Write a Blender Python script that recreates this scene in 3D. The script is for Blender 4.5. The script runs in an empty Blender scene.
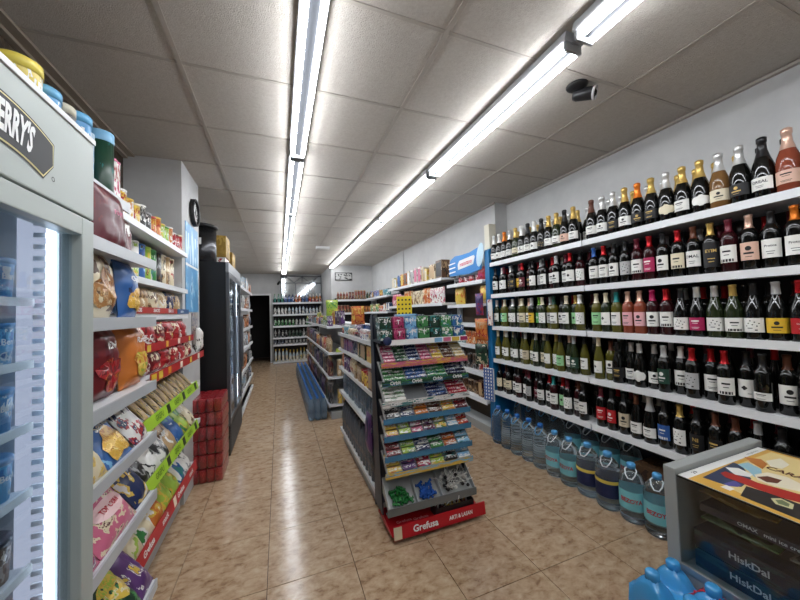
import bpy, bmesh, math, random
from mathutils import Vector, Matrix, Euler, noise as mnoise

# ------------------------------------------------------------------ camera, world, exposure
scn = bpy.context.scene
COL = scn.collection
def lin(c):
    return tuple(((v/255)/12.92 if v/255 <= .04045 else ((v/255+.055)/1.055)**2.4) for v in c[:3])
_yaw, _pitch, _roll = math.radians(20.85), math.radians(1.977), math.radians(-1.80)
_fw = Vector((math.sin(_yaw)*math.cos(_pitch), math.cos(_yaw)*math.cos(_pitch), math.sin(_pitch)))
_rt = Vector((math.cos(_yaw), -math.sin(_yaw), 0))
_up = _rt.cross(_fw)
_r2 = _rt*math.cos(_roll) + _up*math.sin(_roll)
_u2 = -_rt*math.sin(_roll) + _up*math.cos(_roll)
cam = bpy.data.cameras.new('camera')
cam.sensor_width = 36; cam.lens = 318.0/800*36; cam.clip_start = .01; cam.clip_end = 60
camo = bpy.data.objects.new('camera', cam); COL.objects.link(camo)
m = Matrix((_r2, _u2, -_fw)).transposed().to_4x4(); m.translation = (0, 0, 1.5)
camo.matrix_world = m
scn.camera = camo
w = bpy.data.worlds.new('world'); scn.world = w; w.use_nodes = True
w.node_tree.nodes['Background'].inputs[0].default_value = (.5, .55, .6, 1)
w.node_tree.nodes['Background'].inputs[1].default_value = .05
vs = scn.view_settings
vs.view_transform = 'Standard'; vs.look = 'None'; vs.gamma = 1; vs.use_curve_mapping = False
vs.exposure = 0.95
TUBE = 16.0          # strength of the fluorescent tubes
LED = 2.8            # strength of the light strips inside freezer and drinks fridge
LED2 = 22.0
CEIL = 2.81
random.seed(7)
R = random.Random(11)

# ------------------------------------------------------------------ materials
MATS = {}
def _pr(name):
    mt = bpy.data.materials.new(name); mt.use_nodes = True
    return mt, mt.node_tree, mt.node_tree.nodes['Principled BSDF']
def mat(name, c, rough=.5, metal=0, trans=0, ior=1.45, spec=.5, coat=0):
    if name in MATS: return MATS[name]
    mt, nt, b = _pr(name)
    b.inputs['Base Color'].default_value = (*lin(c), 1)
    b.inputs['Roughness'].default_value = rough; b.inputs['Metallic'].default_value = metal
    b.inputs['Transmission Weight'].default_value = trans; b.inputs['IOR'].default_value = ior
    b.inputs['Specular IOR Level'].default_value = spec; b.inputs['Coat Weight'].default_value = coat
    MATS[name] = mt; return mt
def emit(name, c, s):
    if name in MATS: return MATS[name]
    mt = bpy.data.materials.new(name); mt.use_nodes = True; nt = mt.node_tree; nt.nodes.clear()
    o = nt.nodes.new('ShaderNodeOutputMaterial'); e = nt.nodes.new('ShaderNodeEmission')
    e.inputs[0].default_value = (*lin(c), 1); e.inputs[1].default_value = s
    nt.links.new(e.outputs[0], o.inputs[0]); MATS[name] = mt; return mt
def pane(name, tint=(225, 235, 238), fac=.1, rough=.02):
    if name in MATS: return MATS[name]
    mt = bpy.data.materials.new(name); mt.use_nodes = True; nt = mt.node_tree; nt.nodes.clear()
    N = nt.nodes.new; o = N('ShaderNodeOutputMaterial'); t = N('ShaderNodeBsdfTransparent'); g = N('ShaderNodeBsdfGlossy')
    mx = N('ShaderNodeMixShader'); fr = N('ShaderNodeLayerWeight'); pw = N('ShaderNodeMath'); pw.operation = 'POWER'; pw.inputs[1].default_value = 4
    ad = N('ShaderNodeMath'); ad.operation = 'MULTIPLY_ADD'; ad.inputs[1].default_value = .5; ad.inputs[2].default_value = fac*.5; ad.use_clamp = True
    t.inputs[0].default_value = (*lin(tint), 1); g.inputs['Roughness'].default_value = rough
    nt.links.new(fr.outputs['Facing'], pw.inputs[0]); nt.links.new(pw.outputs[0], ad.inputs[0]); nt.links.new(ad.outputs[0], mx.inputs[0])
    nt.links.new(t.outputs[0], mx.inputs[1]); nt.links.new(g.outputs[0], mx.inputs[2]); nt.links.new(mx.outputs[0], o.inputs[0])
    MATS[name] = mt; return mt
def grain(name, cols, scale, rough=.5, bump=0, detail=6, coord='Object', stretch=(1,1,1), pos=None, spec=.5, per_object=False, dist=0):
    """noise coloured surface"""
    if name in MATS: return MATS[name]
    mt, nt, b = _pr(name); N = nt.nodes.new; L = nt.links.new
    tc = N('ShaderNodeTexCoord'); mp = N('ShaderNodeMapping'); mp.inputs['Scale'].default_value = stretch
    L(tc.outputs[coord], mp.inputs[0]); src = mp.outputs[0]
    if per_object:
        oi = N('ShaderNodeObjectInfo'); ml = N('ShaderNodeMath'); ml.operation = 'MULTIPLY'; ml.inputs[1].default_value = 37
        va = N('ShaderNodeVectorMath'); va.operation = 'ADD'
        L(oi.outputs['Random'], ml.inputs[0]); L(mp.outputs[0], va.inputs[0]); L(ml.outputs[0], va.inputs[1]); src = va.outputs[0]
    nz = N('ShaderNodeTexNoise'); nz.inputs['Scale'].default_value = scale; nz.inputs['Detail'].default_value = detail
    nz.inputs['Roughness'].default_value = .65; nz.inputs['Distortion'].default_value = dist
    L(src, nz.inputs['Vector'])
    cr = N('ShaderNodeValToRGB'); el = cr.color_ramp.elements
    pos = pos or [.3+.4*i/(len(cols)-1) for i in range(len(cols))]
    while len(el) < len(cols): el.new(.5)
    for e, p, c in zip(el, pos, cols): e.position = p; e.color = (*lin(c), 1)
    L(nz.outputs[0], cr.inputs[0]); L(cr.outputs[0], b.inputs['Base Color'])
    b.inputs['Roughness'].default_value = rough; b.inputs['Specular IOR Level'].default_value = spec
    if bump:
        n2 = N('ShaderNodeTexNoise'); n2.inputs['Scale'].default_value = scale*4; n2.inputs['Detail'].default_value = 2
        L(src, n2.inputs['Vector'])
        bp = N('ShaderNodeBump'); bp.inputs['Strength'].default_value = bump; bp.inputs['Distance'].default_value = .01
        L(n2.outputs[0], bp.inputs['Height']); L(bp.outputs[0], b.inputs['Normal'])
    MATS[name] = mt; return mt
def pk(name, cols, scale=3.0, rough=.3, stretch=(1,1,1), axis=2, mid=.72, half=.17, ls=3.2):
    """printed packaging: flat areas of a few inks"""
    if name in MATS: return MATS[name]
    mt, nt, b = _pr(name); N = nt.nodes.new; L = nt.links.new
    tc = N('ShaderNodeTexCoord'); mp = N('ShaderNodeMapping'); mp.inputs['Scale'].default_value = stretch
    L(tc.outputs['Generated'], mp.inputs[0])
    oi = N('ShaderNodeObjectInfo'); ml = N('ShaderNodeMath'); ml.operation = 'MULTIPLY'; ml.inputs[1].default_value = 23
    va = N('ShaderNodeVectorMath'); va.operation = 'ADD'
    L(oi.outputs['Random'], ml.inputs[0]); L(mp.outputs[0], va.inputs[0]); L(ml.outputs[0], va.inputs[1])
    def nzr(sc, det, vec, cs, p0, dp):
        nz = N('ShaderNodeTexNoise'); nz.inputs['Scale'].default_value = sc; nz.inputs['Detail'].default_value = det
        L(vec, nz.inputs['Vector'])
        cr = N('ShaderNodeValToRGB'); cr.color_ramp.interpolation = 'CONSTANT'; el = cr.color_ramp.elements
        while len(el) < len(cs): el.new(.5)
        for i, c in enumerate(cs): el[i].position = 0 if i == 0 else p0+dp*(i-1); el[i].color = (*lin(c), 1)
        L(nz.outputs[0], cr.inputs[0]); return cr.outputs[0]
    pic = nzr(scale*.9, 7, va.outputs[0], cols, .53, .14/max(1, len(cols)-1))
    m2 = N('ShaderNodeMapping'); m2.inputs['Scale'].default_value = (1, 1, .45); L(va.outputs[0], m2.inputs[0])
    logo = nzr(scale*ls, 1, m2.outputs[0], [cols[0], cols[2 % len(cols)]], .53, .1)
    # the name stands in a band across the upper half of the pack
    sp = N('ShaderNodeSeparateXYZ'); L(tc.outputs['Generated'], sp.inputs[0])
    g1 = N('ShaderNodeMath'); g1.operation = 'COMPARE'; g1.inputs[1].default_value = mid; g1.inputs[2].default_value = half; L(sp.outputs[axis], g1.inputs[0])
    mx = N('ShaderNodeMix'); mx.data_type = 'RGBA'; L(g1.outputs[0], mx.inputs[0]); L(pic, mx.inputs[6]); L(logo, mx.inputs[7])
    L(mx.outputs[2], b.inputs['Base Color'])
    b.inputs['Roughness'].default_value = rough
    MATS[name] = mt; return mt

WHITE = mat('white_enamel', (225, 226, 226), .4)
SHELF = mat('white_shelf_steel', (222, 224, 226), .35)
GREYP = mat('grey_paint', (172, 176, 176), .45)
BLACK = mat('black_plastic', (18, 18, 20), .4)
DARK = mat('dark_panel', (34, 33, 34), .6)
CHROME = mat('chrome', (200, 202, 205), .2, metal=1)
STEEL = mat('brushed_steel', (150, 152, 155), .35, metal=1)
RED = mat('red_card', (186, 22, 34), .4)
INKW = mat('white_ink', (240, 240, 238), .5)
INKK = mat('black_ink', (22, 22, 24), .5)
INKR = mat('red_ink', (190, 25, 50), .5)

# ------------------------------------------------------------------ mesh builder
class MB:
    def __init__(s): s.v = []; s.f = []; s.sm = []
    def add(s, vs, fs, smooth=False, M=None):
        o = len(s.v)
        s.v += [tuple(M @ Vector(p)) for p in vs] if M else [tuple(p) for p in vs]
        s.f += [tuple(i+o for i in f) for f in fs]; s.sm += [smooth]*len(fs); return s
    def box(s, x0, x1, y0, y1, z0, z1, b=0, M=None):
        if b <= 0:
            vs = [(x, y, z) for x in (x0, x1) for y in (y0, y1) for z in (z0, z1)]
            fs = [(0, 1, 3, 2), (4, 6, 7, 5), (0, 4, 5, 1), (2, 3, 7, 6), (0, 2, 6, 4), (1, 5, 7, 3)]
            return s.add(vs, fs, False, M)
        bm = bmesh.new(); bmesh.ops.create_cube(bm, size=1)
        for v in bm.verts: v.co = Vector(((x0+x1)/2+v.co.x*(x1-x0), (y0+y1)/2+v.co.y*(y1-y0), (z0+z1)/2+v.co.z*(z1-z0)))
        bmesh.ops.bevel(bm, geom=bm.edges[:], offset=b, segments=2, affect='EDGES', profile=.6)
        bm.verts.index_update()
        s.add([v.co.copy() for v in bm.verts], [[v.index for v in f.verts] for f in bm.faces], False, M); bm.free(); return s
    def lathe(s, prof, seg=20, c=(0, 0, 0), M=None, a0=0, a1=2*math.pi, smooth=True, sx=1, sy=1):
        full = abs(a1-a0) > 6.28; n = seg if full else seg+1; vs = []; fs = []
        for r, z in prof:
            for i in range(n):
                a = a0+(a1-a0)*i/seg
                vs.append((c[0]+r*math.sin(a)*sx, c[1]-r*math.cos(a)*sy, c[2]+z))
        for j in range(len(prof)-1):
            for i in range(seg):
                k = (i+1) % n if full else i+1
                fs.append((j*n+i, j*n+k, (j+1)*n+k, (j+1)*n+i))
        return s.add(vs, fs, smooth, M)
    def tube(s, pts, r, seg=8, cap=True):
        pts = [Vector(p) for p in pts]; vs = []; fs = []
        for i, p in enumerate(pts):
            d = (pts[min(i+1, len(pts)-1)]-pts[max(i-1, 0)]).normalized()
            u = d.cross(Vector((0, 0, 1)) if abs(d.z) < .9 else Vector((1, 0, 0))).normalized(); v = d.cross(u)
            for k in range(seg):
                a = 2*math.pi*k/seg; vs.append(p+u*r*math.cos(a)+v*r*math.sin(a))
        for i in range(len(pts)-1):
            for k in range(seg):
                q = (k+1) % seg; fs.append((i*seg+k, i*seg+q, (i+1)*seg+q, (i+1)*seg+k))
        if cap: fs += [tuple(range(seg))[::-1], tuple(range((len(pts)-1)*seg, len(pts)*seg))]
        return s.add(vs, fs, True)
    def prism(s, poly, axis, a, b):
        """extrude a 2D outline along an axis"""
        n = len(poly)
        def P(p, t):
            return {'x': (t, p[0], p[1]), 'y': (p[0], t, p[1]), 'z': (p[0], p[1], t)}[axis]
        vs = [P(p, a) for p in poly]+[P(p, b) for p in poly]
        fs = [tuple(range(n))[::-1], tuple(range(n, 2*n))]+[(i, (i+1) % n, n+(i+1) % n, n+i) for i in range(n)]
        return s.add(vs, fs)
    def mesh(s, name='mesh'):
        me = bpy.data.meshes.new(name); me.from_pydata(s.v, [], s.f)
        me.polygons.foreach_set('use_smooth', s.sm)
        bm = bmesh.new(); bm.from_mesh(me); bmesh.ops.recalc_face_normals(bm, faces=bm.faces); bm.to_mesh(me); bm.free()
        me.materials.append(None); return me
_TX = {}
def text_flat(t, size=1.0, bold=0, sx=1):
    k = (t, size, bold, sx)
    if k not in _TX:
        c = bpy.data.curves.new('txt', 'FONT'); c.body = t; c.size = size; c.align_x = 'CENTER'; c.align_y = 'CENTER'
        c.resolution_u = 2; c.offset = bold*size; c.fill_mode = 'FRONT'
        o = bpy.data.objects.new('txt', c); me = bpy.data.meshes.new_from_object(o)
        _TX[k] = ([(v.co.x*sx, v.co.y) for v in me.vertices], [tuple(p.vertices) for p in me.polygons])
        bpy.data.objects.remove(o); bpy.data.meshes.remove(me); bpy.data.curves.remove(c)
    return _TX[k]
def text_mesh(t, size, fn, bold=0, sx=1, mb=None):
    """lettering laid on a surface: fn maps flat (x, y) to a point"""
    vs, fs = text_flat(t, size, bold, sx); mb = mb or MB(); mb.add([fn(x, y) for x, y in vs], fs); return mb
def flatmesh(mb, name='print'):
    me = bpy.data.meshes.new(name); me.from_pydata(mb.v, [], mb.f); me.materials.append(None); return me

# ------------------------------------------------------------------ objects
def obj(name, me, mt, parent=None, loc=None, rz=0, kind=None):
    if isinstance(me, MB): me = me.mesh(name)
    o = bpy.data.objects.new(name, me); COL.objects.link(o)
    s = o.material_slots[0]; s.link = 'OBJECT'; s.material = mt
    if parent: o.parent = parent
    if loc: o.location = loc
    if rz: o.rotation_euler = (0, 0, rz)
    if kind: o['kind'] = kind
    return o
def tag(o, label, cat, group=None):
    o['label'] = label; o['category'] = cat
    if group: o['group'] = group
    return o
def thing(name, label, cat, loc=(0, 0, 0), rz=0, group=None, rx=0, ry=0):
    o = bpy.data.objects.new(name, None); COL.objects.link(o); o.empty_display_size = .05
    o.location = loc; o.rotation_euler = (rx, ry, rz); return tag(o, label, cat, group)
def struct(name, mb, mt, label=None, cat=None):
    o = obj(name, mb, mt, kind='structure')
    tag(o, label or name.replace('_', ' '), cat or name.split('_')[0]); return o
def put(tm, name, label, cat, loc, rz=0, group=None, rx=0, ry=0, s=1):
    """one copy of a template: list of (part name, mesh, material, index of the part it belongs to)"""
    if len(tm) == 1:
        o = obj(name, tm[0][1], tm[0][2]); o.location = loc; o.rotation_euler = (rx, ry, rz); o.scale = (s, s, s)
        return tag(o, label, cat, group)
    t = thing(name, label, cat, loc, rz, group, rx, ry); t.scale = (s, s, s); made = []
    for pn, me, mt, par in tm: made.append(obj(pn, me, mt, t if par is None else made[par]))
    return t
W_, E_, S_ = -math.pi/2, math.pi/2, 0      # facing the aisle from the right wall, from the left wall, facing the shop front
def nth(i):
    i += 1
    return f"{i}{'th' if 10 <= i % 100 <= 20 else {1: 'st', 2: 'nd', 3: 'rd'}.get(i % 10, 'th')}"

# ------------------------------------------------------------------ the room
XL, XR, XR2, YB, YB2, YF = -1.13, 2.70, 2.52, 10.9, 8.75, -3.0
FLOOR_TILE = grain('floor_marbled_tile', [(134, 103, 77), (172, 142, 112), (189, 162, 132), (202, 180, 152)], 15, rough=.16, detail=13,
                   stretch=(1, 1.5, 1), pos=[.30, .43, .55, .72], per_object=True, dist=.35, spec=.6)
CEIL_TILE = grain('ceiling_tile_plaster', [(182, 175, 166), (194, 188, 180)], 60, rough=.9, bump=.55, detail=3)
RAILM = mat('ceiling_rail', (172, 164, 155), .5)
WALLM = grain('wall_paint', [(184, 184, 184), (198, 198, 197)], 3, rough=.75, detail=4)
STONE = grain('dark_stone_wall', [(38, 30, 24), (70, 58, 46), (110, 92, 70)], 18, rough=.5, bump=.3)
floor = struct('floor', MB().box(XL-.1, XR+.1, YF, YB+1.6, -.06, -.012), mat('floor_grout', (78, 58, 42), .7), 'brown marbled tile floor of the shop', 'floor')
TS = .4845
_fb = MB().box(-TS/2+.0018, TS/2-.0018, -TS/2+.0018, TS/2-.0018, -.012, 0, b=.0015).mesh('floor_tile')
for i in range(-3, 6):
    for j in range(-6, 24):
        cx, cy = -.088+(i+.5)*TS, 1.47+(j-3+.5)*TS
        if cx+TS/2 < XL-.05 or cx-TS/2 > XR+.05 or cy > YB+1.3 or cy < YF: continue
        o = obj('tile', _fb, FLOOR_TILE, floor); o.location = (cx, cy, 0)
ceiling = struct('ceiling', MB().box(XL-.1, XR+.1, YF, YB+.1, CEIL+.02, CEIL+.08), RAILM, 'suspended ceiling of textured grey panels in a metal grid', 'ceiling')
gx = [-.457+1.22*k for k in range(-1, 4)]; gy = [1.27+.6*k for k in range(-8, 17)]
_pm = {}
for i in range(len(gx)-1):
    for j in range(len(gy)-1):
        x0, x1 = max(gx[i], XL)+.009, min(gx[i+1], XR)-.009
        if x1-x0 < .05: continue
        k = i
        if k not in _pm: _pm[k] = MB().box(x0, x1, .009, .591, CEIL, CEIL+.02, b=.003).mesh('panel')
        o = obj('panel', _pm[k], CEIL_TILE, ceiling); o.location = (0, gy[j], 0)
for x in gx[1:-1]: obj('rail', MB().box(x-.011, x+.011, YF, YB, CEIL-.004, CEIL+.02), RAILM, ceiling)
_rl = MB().box(XL, XR, -.0085, .0085, CEIL-.003, CEIL+.02).mesh('rail')
for y in gy: obj('rail', _rl, RAILM, ceiling, loc=(0, y, 0))
struct('trim_1', MB().box(XL, XL+.03, YF, 3.07, CEIL-.035, CEIL-.004).box(XL+.03, XL+.075, YF, 3.07, CEIL-.018, CEIL-.004), mat('trim_beige', (150, 138, 124), .5), 'beige moulding along the ceiling above the freezer', 'trim')
struct('trim_2', MB().box(XR-.025, XR, YF, 3.2, CEIL-.022, CEIL-.004), RAILM, 'edge rail of the ceiling above the wine shelves', 'trim')
struct('trim_3', MB().box(XR2-.025, XR2, 3.2, YB2, CEIL-.022, CEIL-.004), RAILM, 'edge rail of the ceiling beyond the wine shelves', 'trim')
struct('wall_left', MB().box(XL-.1, XL, YF, 3.07, 0, CEIL+.02), STONE, 'dark stone wall behind the freezer and snack shelves', 'wall')
struct('wall_left_far', MB().box(XL-.1, XL, 3.07, YB, 0, CEIL+.02), WALLM, 'pale wall behind the black drinks fridge', 'wall')
struct('wall_column', MB().box(XL, -.74, 3.07, 3.66, 0, CEIL+.01), WALLM, 'white column with the clock on its side', 'column')
struct('wall_right', MB().box(XR, XR+.1, YF, 3.22, 0, CEIL+.02), WALLM, 'pale grey wall above the wine shelves', 'wall')
struct('wall_right_far', MB().box(XR2, XR+.1, 3.22, YB, 0, CEIL+.02).box(XR2-.02, XR2, 6.3, YB2, 0, CEIL), WALLM, 'pale grey wall beyond the wine shelves', 'wall')
DX0, DX1, DZ = -.86, -.28, 2.13
struct('wall_back', MB().box(XL, DX0, YB, YB+.12, 0, CEIL+.02).box(DX0, DX1, YB, YB+.12, DZ, CEIL+.02).box(DX1, 1.36, YB, YB+.12, 0, CEIL+.02), WALLM, 'pale back wall with the dark doorway', 'wall')
struct('wall_back_side', MB().box(1.34, XR2, YB2, YB2+.1, 0, CEIL+.02).box(1.34, 1.44, YB2+.1, YB, 0, CEIL+.02), WALLM, 'pale wall with small picture in the far corner', 'wall')
struct('wall_front', MB().box(XL-.1, XR+.1, YF-.1, YF, 0, CEIL+.02), WALLM, 'pale wall at the shop front behind the camera', 'wall')
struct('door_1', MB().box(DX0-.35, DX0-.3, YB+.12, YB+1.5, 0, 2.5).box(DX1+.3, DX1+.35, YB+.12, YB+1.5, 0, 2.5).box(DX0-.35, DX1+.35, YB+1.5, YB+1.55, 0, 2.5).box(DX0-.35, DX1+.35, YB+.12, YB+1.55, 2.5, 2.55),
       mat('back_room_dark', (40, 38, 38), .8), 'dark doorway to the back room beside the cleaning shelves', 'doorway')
struct('trim_4', MB().box(DX0-.05, DX0, YB-.02, YB+.12, 0, DZ+.05).box(DX1, DX1+.05, YB-.02, YB+.12, 0, DZ+.05).box(DX0, DX1, YB-.02, YB+.12, DZ, DZ+.05), WHITE, 'white frame around the back doorway', 'trim')

# glazed metal screen above the cleaning shelves
sc = thing('transom_screen', 'metal truss screen with glass above the cleaning shelves', 'screen', (.72, YB-.03, 2.0))
FR = mat('screen_metal', (95, 98, 100), .4, metal=.6)
mb = MB().box(-.66, -.63, -.02, .01, 0, .78).box(.6, .63, -.02, .01, 0, .78).box(-.63, .6, -.02, .01, .72, .75).box(-.63, .6, -.02, .01, .5, .53)
obj('frame', mb, FR, sc)
for a, b in (((-.5, .72), (-.25, .53)), ((-.25, .53), (0, .72)), ((0, .72), (.25, .53)), ((.25, .53), (.5, .72)), ((0, .72), (0, .53))):
    obj('truss_bar', MB().tube([(a[0], -.005, a[1]), (b[0], -.005, b[1])], .012, 6), FR, sc)
for x in (-.2, .22): obj('mullion', MB().box(x-.01, x+.01, -.02, .01, 0, .5), FR, sc)
for x0, x1 in ((-.63, -.21), (-.19, .21), (.23, .6)): obj('pane', MB().box(x0, x1, -.004, .004, 0, .5), mat('mirror_glass', (190, 196, 200), .08, metal=.9), sc)
obj('pane', MB().box(-.63, .6, .0, .004, .53, .72), mat('mirror_glass', (0, 0, 0)), sc)
# ------------------------------------------------------------------ fluorescent lamps
TUBEM = emit('fluorescent_tube', (246, 250, 255), TUBE)
BATT = mat('lamp_batten', (176, 178, 182), .4)
_lb = MB().prism([(-.05, CEIL-.004), (.05, CEIL-.004), (.06, CEIL-.045), (.055, CEIL-.05), (-.055, CEIL-.05), (-.06, CEIL-.045)], 'y', .02, 1.51).mesh('batten')
_ly = MB().box(-.021, .021, .03, 1.5, CEIL-.068, CEIL-.05).mesh('gear_tray')
_lt = MB().tube([(0, .05, 0), (0, 1.48, 0)], .013, 10).mesh('tube')
_le = MB().box(-.052, .052, -.007, .007, CEIL-.094, CEIL-.05, b=.003).box(-.012, .012, -.009, .009, CEIL-.06, CEIL-.004).mesh('lamp_holder')
for li, (lx, n0, n1, wh) in enumerate(((.155, -2, 6, 'above the aisle beside the snack shelves'), (1.345, -2, 5, 'above the aisle beside the wine'))):
    for k in range(n0, n1):
        y0 = 1.055+1.53*k
        t = thing('fluorescent_lamp', f'twin tube ceiling lamp {wh}, {nth(k-n0)} from the shop front', 'lamp', (lx, y0, 0), 0, 'twin tube ceiling lamps')
        obj('batten', _lb, BATT, t); obj('gear_tray', _ly, mat('gear_tray_grey', (58, 60, 64), .6, spec=.2), t)
        for s in (-1, 1): obj('tube', _lt, TUBEM, t, loc=(s*.037, 0, CEIL-.08))
        for yy in (.03, 1.5): obj('lamp_holder', _le, mat('lamp_holder_grey', (150, 152, 154), .5), t, loc=(0, yy, 0))

# ------------------------------------------------------------------ ceiling fittings, clock, picture
t = thing('security_camera', 'black dome security camera on the ceiling above the wine', 'camera', (1.68, 1.34, CEIL))
obj('mount', MB().lathe([(0, -.03), (.03, -.03), (.055, -.012), (.06, -.004), (0, -.004)], 20), BLACK, t)
Mx = Matrix.Translation((.045, -.01, -.05)) @ Euler((math.radians(108), 0, math.radians(28))).to_matrix().to_4x4()
obj('housing', MB().lathe([(0, -.06), (.03, -.058), (.036, -.04), (.036, .05), (.03, .055), (0, .055)], 20, M=Mx), mat('camera_black', (30, 30, 33), .3), t)
obj('lens_ring', MB().lathe([(.03, .05), (.038, .05), (.038, .062), (.03, .062), (.03, .05)], 20, M=Mx), mat('silver_ring', (190, 190, 192), .3), t)
obj('lens', MB().lathe([(0, .068), (.012, .066), (.022, .056), (0, .05)], 16, M=Mx), mat('lens_glass', (8, 8, 12), .08), t)
t = thing('emergency_light', 'white emergency light on the ceiling between the lamp rows', 'light', (.815, 6.3, CEIL))
obj('case', MB().box(-.13, .13, -.05, .05, -.05, -.004, b=.008), WHITE, t)
obj('diffuser', MB().box(-.11, .11, -.04, .04, -.058, -.05, b=.003), mat('milky_plastic', (200, 198, 190), .3), t)
t = thing('wall_clock', 'round black rimmed wall clock on the white column', 'clock', (-.735, 3.42, 2.475), E_)
for nm, pr, mt in (('rim', [(.106, .0), (.126, .0), (.126, .03), (.118, .035), (.106, .03), (.106, 0)], BLACK), ('face', [(0, .014), (.108, .014), (.108, .0), (0, 0)], mat('clock_face', (222, 222, 220), .5))):
    obj(nm, MB().lathe(pr, 32, M=Euler((math.radians(90), 0, 0)).to_matrix().to_4x4()), mt, t)
for nm, ln, a, wd in (('hour_hand', .05, 2.2, .006), ('minute_hand', .075, .6, .004)):
    obj(nm, MB().box(-wd, wd, -.02, -.017, -.01, ln, M=Euler((0, a, 0)).to_matrix().to_4x4()), INKK, t)
for k in range(12):
    obj('hour_mark', MB().box(-.004, .004, -.017, -.0145, .08, .096, M=Euler((0, k*math.pi/6, 0)).to_matrix().to_4x4()), INKK, t)
t = thing('poster', 'light blue poster on the white column below the clock', 'poster', (-.737, 3.37, 1.45), E_)
obj('sheet', MB().box(-.22, .22, -.003, 0, .1, .88), pk('poster_blue', [(96, 158, 205), (120, 180, 220), (176, 210, 232), (70, 120, 180)], 3, .4), t)
obj('sheet_edge', MB().box(-.22, .22, -.005, -.003, .5, .52), INKW, t)
tag(obj('leaflet', MB().box(-.1, .1, -.003, 0, 0, .26), pk('leaflet_print', [(190, 180, 170), (120, 60, 60), (60, 90, 140)], 6), loc=(-.737, 3.44, 1.28), rz=E_), 'small printed leaflet on the column under the blue poster', 'leaflet')
t = thing('framed_picture', 'small framed black and white picture high on the far wall', 'picture', (1.68, YB2-.02, 2.5))
obj('frame', MB().box(-.24, .24, -.01, .015, -.11, .11, b=.006), BLACK, t)
obj('print', MB().box(-.22, .22, -.013, -.01, -.09, .09), pk('bw_print', [(190, 190, 188), (120, 120, 120), (30, 30, 30)], 4), t)
t = thing('spot_camera', 'small black camera on the far wall above the doorway', 'camera', (.02, YB-.02, 2.45))
obj('arm', MB().tube([(0, .02, .12), (0, -.08, .1)], .012, 6), BLACK, t); obj('housing', MB().tube([(0, -.02, .1), (-.04, -.16, .02)], .035, 10), BLACK, t)

# ------------------------------------------------------------------ shelving units
def rail_tags(n, w, h=.03):
    return None
def shelf_unit(name, label, xf, xb, y0, y1, shelves, top, back=DARK, post=GREYP, rail=None, base=.1, depths=None, posts=(1, 1), thick=.028, railh=.045, group=None, plx=None):
    """wall shelving along y; xf front edge, xb back; shelves = heights of the top surfaces"""
    s = 1 if xf < xb else -1
    t = thing(name, label, 'shelving', ((xf+xb)/2, (y0+y1)/2, 0), 0, group)
    cx, cy = (xf+xb)/2, (y0+y1)/2; hw = (y1-y0)/2
    X = lambda x: x-cx
    lo = lambda a, b: (min(a, b), max(a, b))
    obj('back_panel', MB().box(*lo(X(xb), X(xb-.02*s)), -hw, hw, 0, top), back, t)
    for q, yy in zip(posts, (-hw, hw)):
        if q: obj('upright', MB().box(*lo(X(xb-.02*s), X(xb-.06*s)), yy-(.028 if yy > 0 else 0), yy+(.028 if yy < 0 else 0), 0, top), post, t)
    if base: obj('plinth', MB().box(*lo(X(plx if plx else xf+.03*s), X(xb)), -hw+.004, hw-.004, 0, base), GREYP, t)
    for i, z in enumerate(shelves):
        f = xf if depths is None or depths[i] is None else depths[i]
        sh = obj('shelf', MB().box(*lo(X(f+.004*s), X(xb-.02*s)), -hw+.003, hw-.003, z-thick, z), SHELF, t)
        obj('price_rail', MB().box(*lo(X(f-.004*s), X(f+.004*s)), -hw+.003, hw-.003, z-railh+.004, z+.004, b=.0015), rail or SHELF, sh)
    return t
WZ = [2.02, 1.655, 1.29, .92, .555]
XW = 2.3
shelf_unit('wine_shelving', 'white wine shelving bay beside the blue post', XW, XR, 1.862, 3.07, WZ+[.11], 2.1, group='wine shelving bays', plx=2.43, depths=[None]*5+[2.42])
shelf_unit('wine_shelving', 'white wine shelving bay above the glass fronted freezer', XW, XR, .655, 1.858, WZ+[.11], 2.1, group='wine shelving bays', plx=2.43, depths=[None]*5+[2.42])
shelf_unit('wine_shelving', 'white wine shelving bay closest to the shop front', XW, XR, -.55, .651, WZ+[.11], 2.1, group='wine shelving bays', plx=2.43, depths=[None]*5+[2.42])
BLUE = mat('blue_panel', (16, 104, 158), .45)
tag(obj('end_panel', MB().prism([(XW+.0, 0), (XR, 0), (XR, 2.2), (XW+.03, 2.2), (XW+.012, 2.195), (XW, 2.17)], 'y', 3.085, 3.165), BLUE), 'tall blue end panel closing the wine shelves', 'panel')
LS = shelf_unit('snack_shelving', 'grey snack shelving bay beside the tall freezer', -.55, XL, 1.185, 1.83, [2.035, 1.77, 1.505, 1.21, .975, .705, .3], 2.4, depths=[-.65]+[None]*6, back=STONE, rail=mat('rail_grey', (176, 180, 184), .3), base=.2, group='snack shelving bays', railh=.044)
for s_ in (0,): pass
LF = shelf_unit('snack_shelving', 'white snack shelving bay next to the white column', -.7, XL, 1.834, 3.05, [2.02, 1.725, 1.525, 1.195, .975, .68, .34], 2.15, back=STONE, base=.12,
           depths=[None, None, None, -.62, -.62, -.62, -.66], group='snack shelving bays', railh=.035, plx=-.76)

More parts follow.
